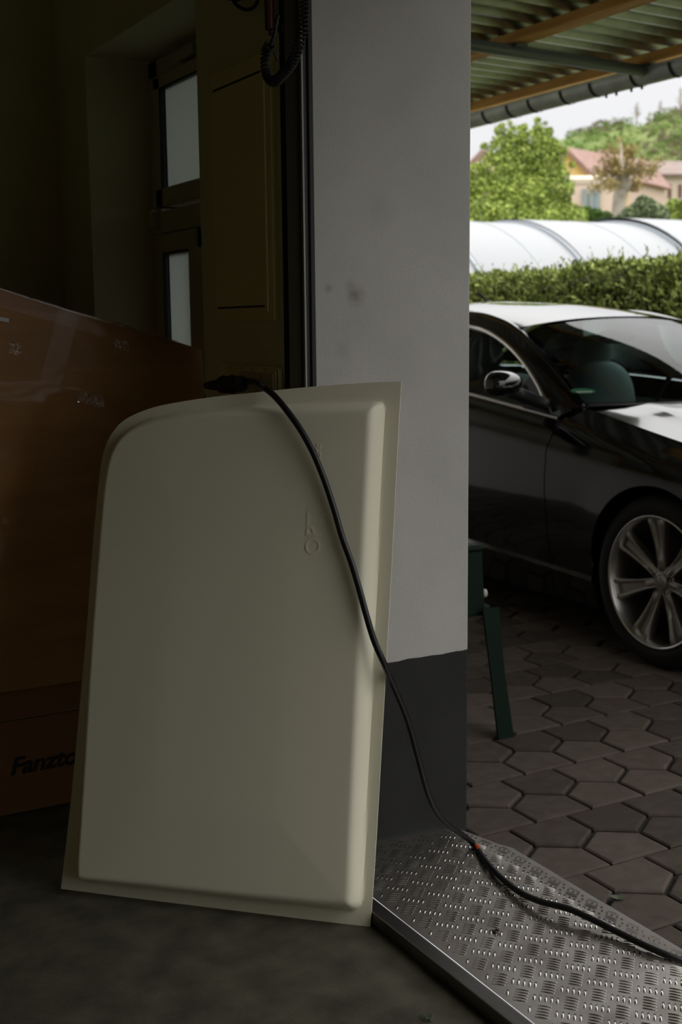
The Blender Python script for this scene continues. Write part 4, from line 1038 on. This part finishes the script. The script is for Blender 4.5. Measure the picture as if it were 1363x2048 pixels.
# houses
def house_solid(name,label,A,E,V,wall,roof,group='houses in front of the wooded hill',over=.35,zg=-.3):
    A,E,V=Vector(A),Vector(E),Vector(V); V.z=0; B=Vector((2*A.x-E.x,2*A.y-E.y,E.z))
    t=thing(name,label,'house',(A.x,A.y,zg),group)
    g=lambda p,z: Vector((p.x,p.y,z))
    mb=MB().prism([g(E,zg),E,A,B,g(B,zg)],V); mb.build('walls',wall,t)
    vn=V.normalized()*over
    for P in (E,B):
        dn=(P-A).normalized()*over; n_=V.cross(P-A).normalized(); n_ = n_ if n_.z>0 else -n_
        MB().prism([A-vn+n_*.02,P+dn-vn+n_*.02,P+dn+V+vn+n_*.02,A+V+vn+n_*.02],n_*.18).build('roof_slope',roof,t)
    return t
def win(parent,px0,py0,px1,py1,O,N,m='win_dark',name='window'):
    c=[onp(px0,py1,O+N*.05,N),onp(px1,py1,O+N*.05,N),onp(px1,py0,O+N*.05,N),onp(px0,py0,O+N*.05,N)]
    MB().prism(c,N*.08).build(name,m,parent)
A=dep(1133,301,58); E=dep(1198,366,58); V=dep(1193,314,60)-A
hy=house_solid('yellow_house','yellow house with red tiled roof and gable towards us, beside the big tree',A,E,V,'wall_yellow','roof_red')
A2=dep(1207,304,70); E2=dep(1246,352,70); V2=dep(1292,328,75.5)-A2
h2=house_solid('cream_house','cream gabled house with red roof just right of the yellow house',A2,E2,V2,'wall_peach','roof_red')
A3=dep(1310,328,90); E3=dep(1313,353,83); V3=dep(1520,352,90)-A3
h3=house_solid('long_cream_house','long low cream house with dark roof and narrow windows at the right frame edge',A3,E3,V3,'wall_cream','roof_dark')
N3=Vector((V3.y,-V3.x,0)).normalized(); N3 = N3 if N3.dot(CAM-E3)>0 else -N3
for x0 in (1319,1335,1356,1378): win(h3,x0,369,x0+6,396,E3,N3)
A4=dep(1190,362,50); E4=dep(1222,372,48); V4=dep(1100,366,50)-A4
h4=house_solid('cream_conservatory','low peach annex with blue-grey glazed front below the yellow house',dep(1128,362,49),dep(1128,370,45),dep(1222,366,49)-dep(1128,362,49),'wall_peach','wall_cream',over=.02)
Oc=dep(1128,370,45); Vc=dep(1222,366,49)-dep(1128,362,49); Nc=Vector((Vc.y,-Vc.x,0)).normalized(); Nc = Nc if Nc.dot(CAM-Oc)>0 else -Nc
for x0 in (1163,1177,1188): win(h4,x0,378,x0+10,425,Oc,Nc,'win_blue')
A5=dep(1117,392,40); E5=dep(1128,406,40)
house_solid('small_white_shed','small white shed gable with dark roof at the foot of the big tree',A5,E5,dep(1122,390,44)-A5,'white','roof_dark',over=.1)
A6=dep(965,303,90); E6=dep(990,328,90)
house_solid('distant_cream_house','distant cream house partly hidden behind the big tree at the pillar edge',A6,E6,dep(930,303,100)-A6,'wall_peach','roof_red')

# hill
sky_l=[(-900,520),(200,420),(700,370),(930,335),(1080,305),(1150,284),(1215,266),(1258,260),(1274,269),(1288,262),(1302,247),(1363,240),(1500,232),(1800,250),(2400,330),(3200,480)]
rows=[]
for k in range(120):
    px=-900+4100*k/119; row=[]
    for i in range(26):
        t=i/25; d=105+190*t; ridge=sinterp(px,sky_l); zr=H+(646-ridge)/F*265
        base=dep(px,646,d); prof_=(min(1,t/.84))**.8*(1 if t<.84 else 1-(t-.84)*2)
        z=-.5+(H+(646-ridge)/F*d*prof_+.5)*min(1,t*8)+.8*noise.noise(Vector((base.x*.04,base.y*.04,0)))*min(1,t*4)
        row.append(Vector((base.x,base.y,z)))
    rows.append(row)
struct(MB().grid(rows).build('ground_hill','hill',smooth=True))
def hill_at(px,t):
    d=105+190*t; ridge=sinterp(px,sky_l); zr=H+(646-ridge)/F*265; b_=dep(px,646,d); b_.z=-.5+(H+(646-ridge)/F*d*min(1,t/.84)**.8+.5)*min(1,t*8)+.8*noise.noise(Vector((b_.x*.04,b_.y*.04,0)))*min(1,t*4); return b_
for nm,m_,cnt,lab in (('hill_scrub','scrub_a',620,'green bushes covering the hillside behind the houses'),('hill_scrub','scrub_b',420,'brown leafless scrub covering the upper hillside')):
    mb=MB()
    for k in range(cnt):
        px=random.uniform(1020,1480); t=random.uniform(.15,.84) if m_=='scrub_a' else random.uniform(.5,.86)
        if m_=='scrub_b' and px<1270 and t<.8: continue
        c_=hill_at(px,t); R=random.uniform(.7,1.9)
        leafy(mb,shell_pts(c_+Vector((0,0,R*.25)),(R,R,R*.62),46,.75),.62)
    tag(mb.build(nm,m_,norm=False),lab,'scrub',kind='stuff')
for i,(px,top,lab) in enumerate(((1262,222,'bare twiggy tree on the ridge left of the notch'),(1308,220,'thin bare tree on the ridge just right of the notch'),(1347,196,'tallest bare tree on the ridge at the right frame edge'),(1180,262,'small bare sapling on the left part of the ridge'))):
    b_=hill_at(px,.83); ht=(646-top)/F*263+H-b_.z; t=thing('bare_tree',lab,'tree',tuple(b_),'leafless trees on the ridge'); mb=MB()
    mb.tube([b_,b_+Vector((0,0,ht*.5)),b_+Vector((.2,0,ht))],lambda t_:.16*(1-t_)+.03,6)
    for k in range(46):
        z0=ht*random.uniform(.3,.95); a=random.uniform(0,6.28); L=ht*random.uniform(.15,.38)*(1.1-z0/ht)
        s0=b_+Vector((0,0,z0)); e_=s0+Vector((cos(a)*L,sin(a)*L,L*random.uniform(.5,1.2))); mb.tube([s0,s0.lerp(e_,.5)+Vector((0,0,L*.05)),e_],lambda t_:.05*(1-t_)+.015,4)
        for q_ in range(2):
            s1=s0.lerp(e_,random.uniform(.3,.9)); e1_=s1+Vector((random.uniform(-1,1),random.uniform(-1,1),random.uniform(.3,1)))*L*.4; mb.tube([s1,e1_],.02,3)
    mb.build('branches','bark',t)
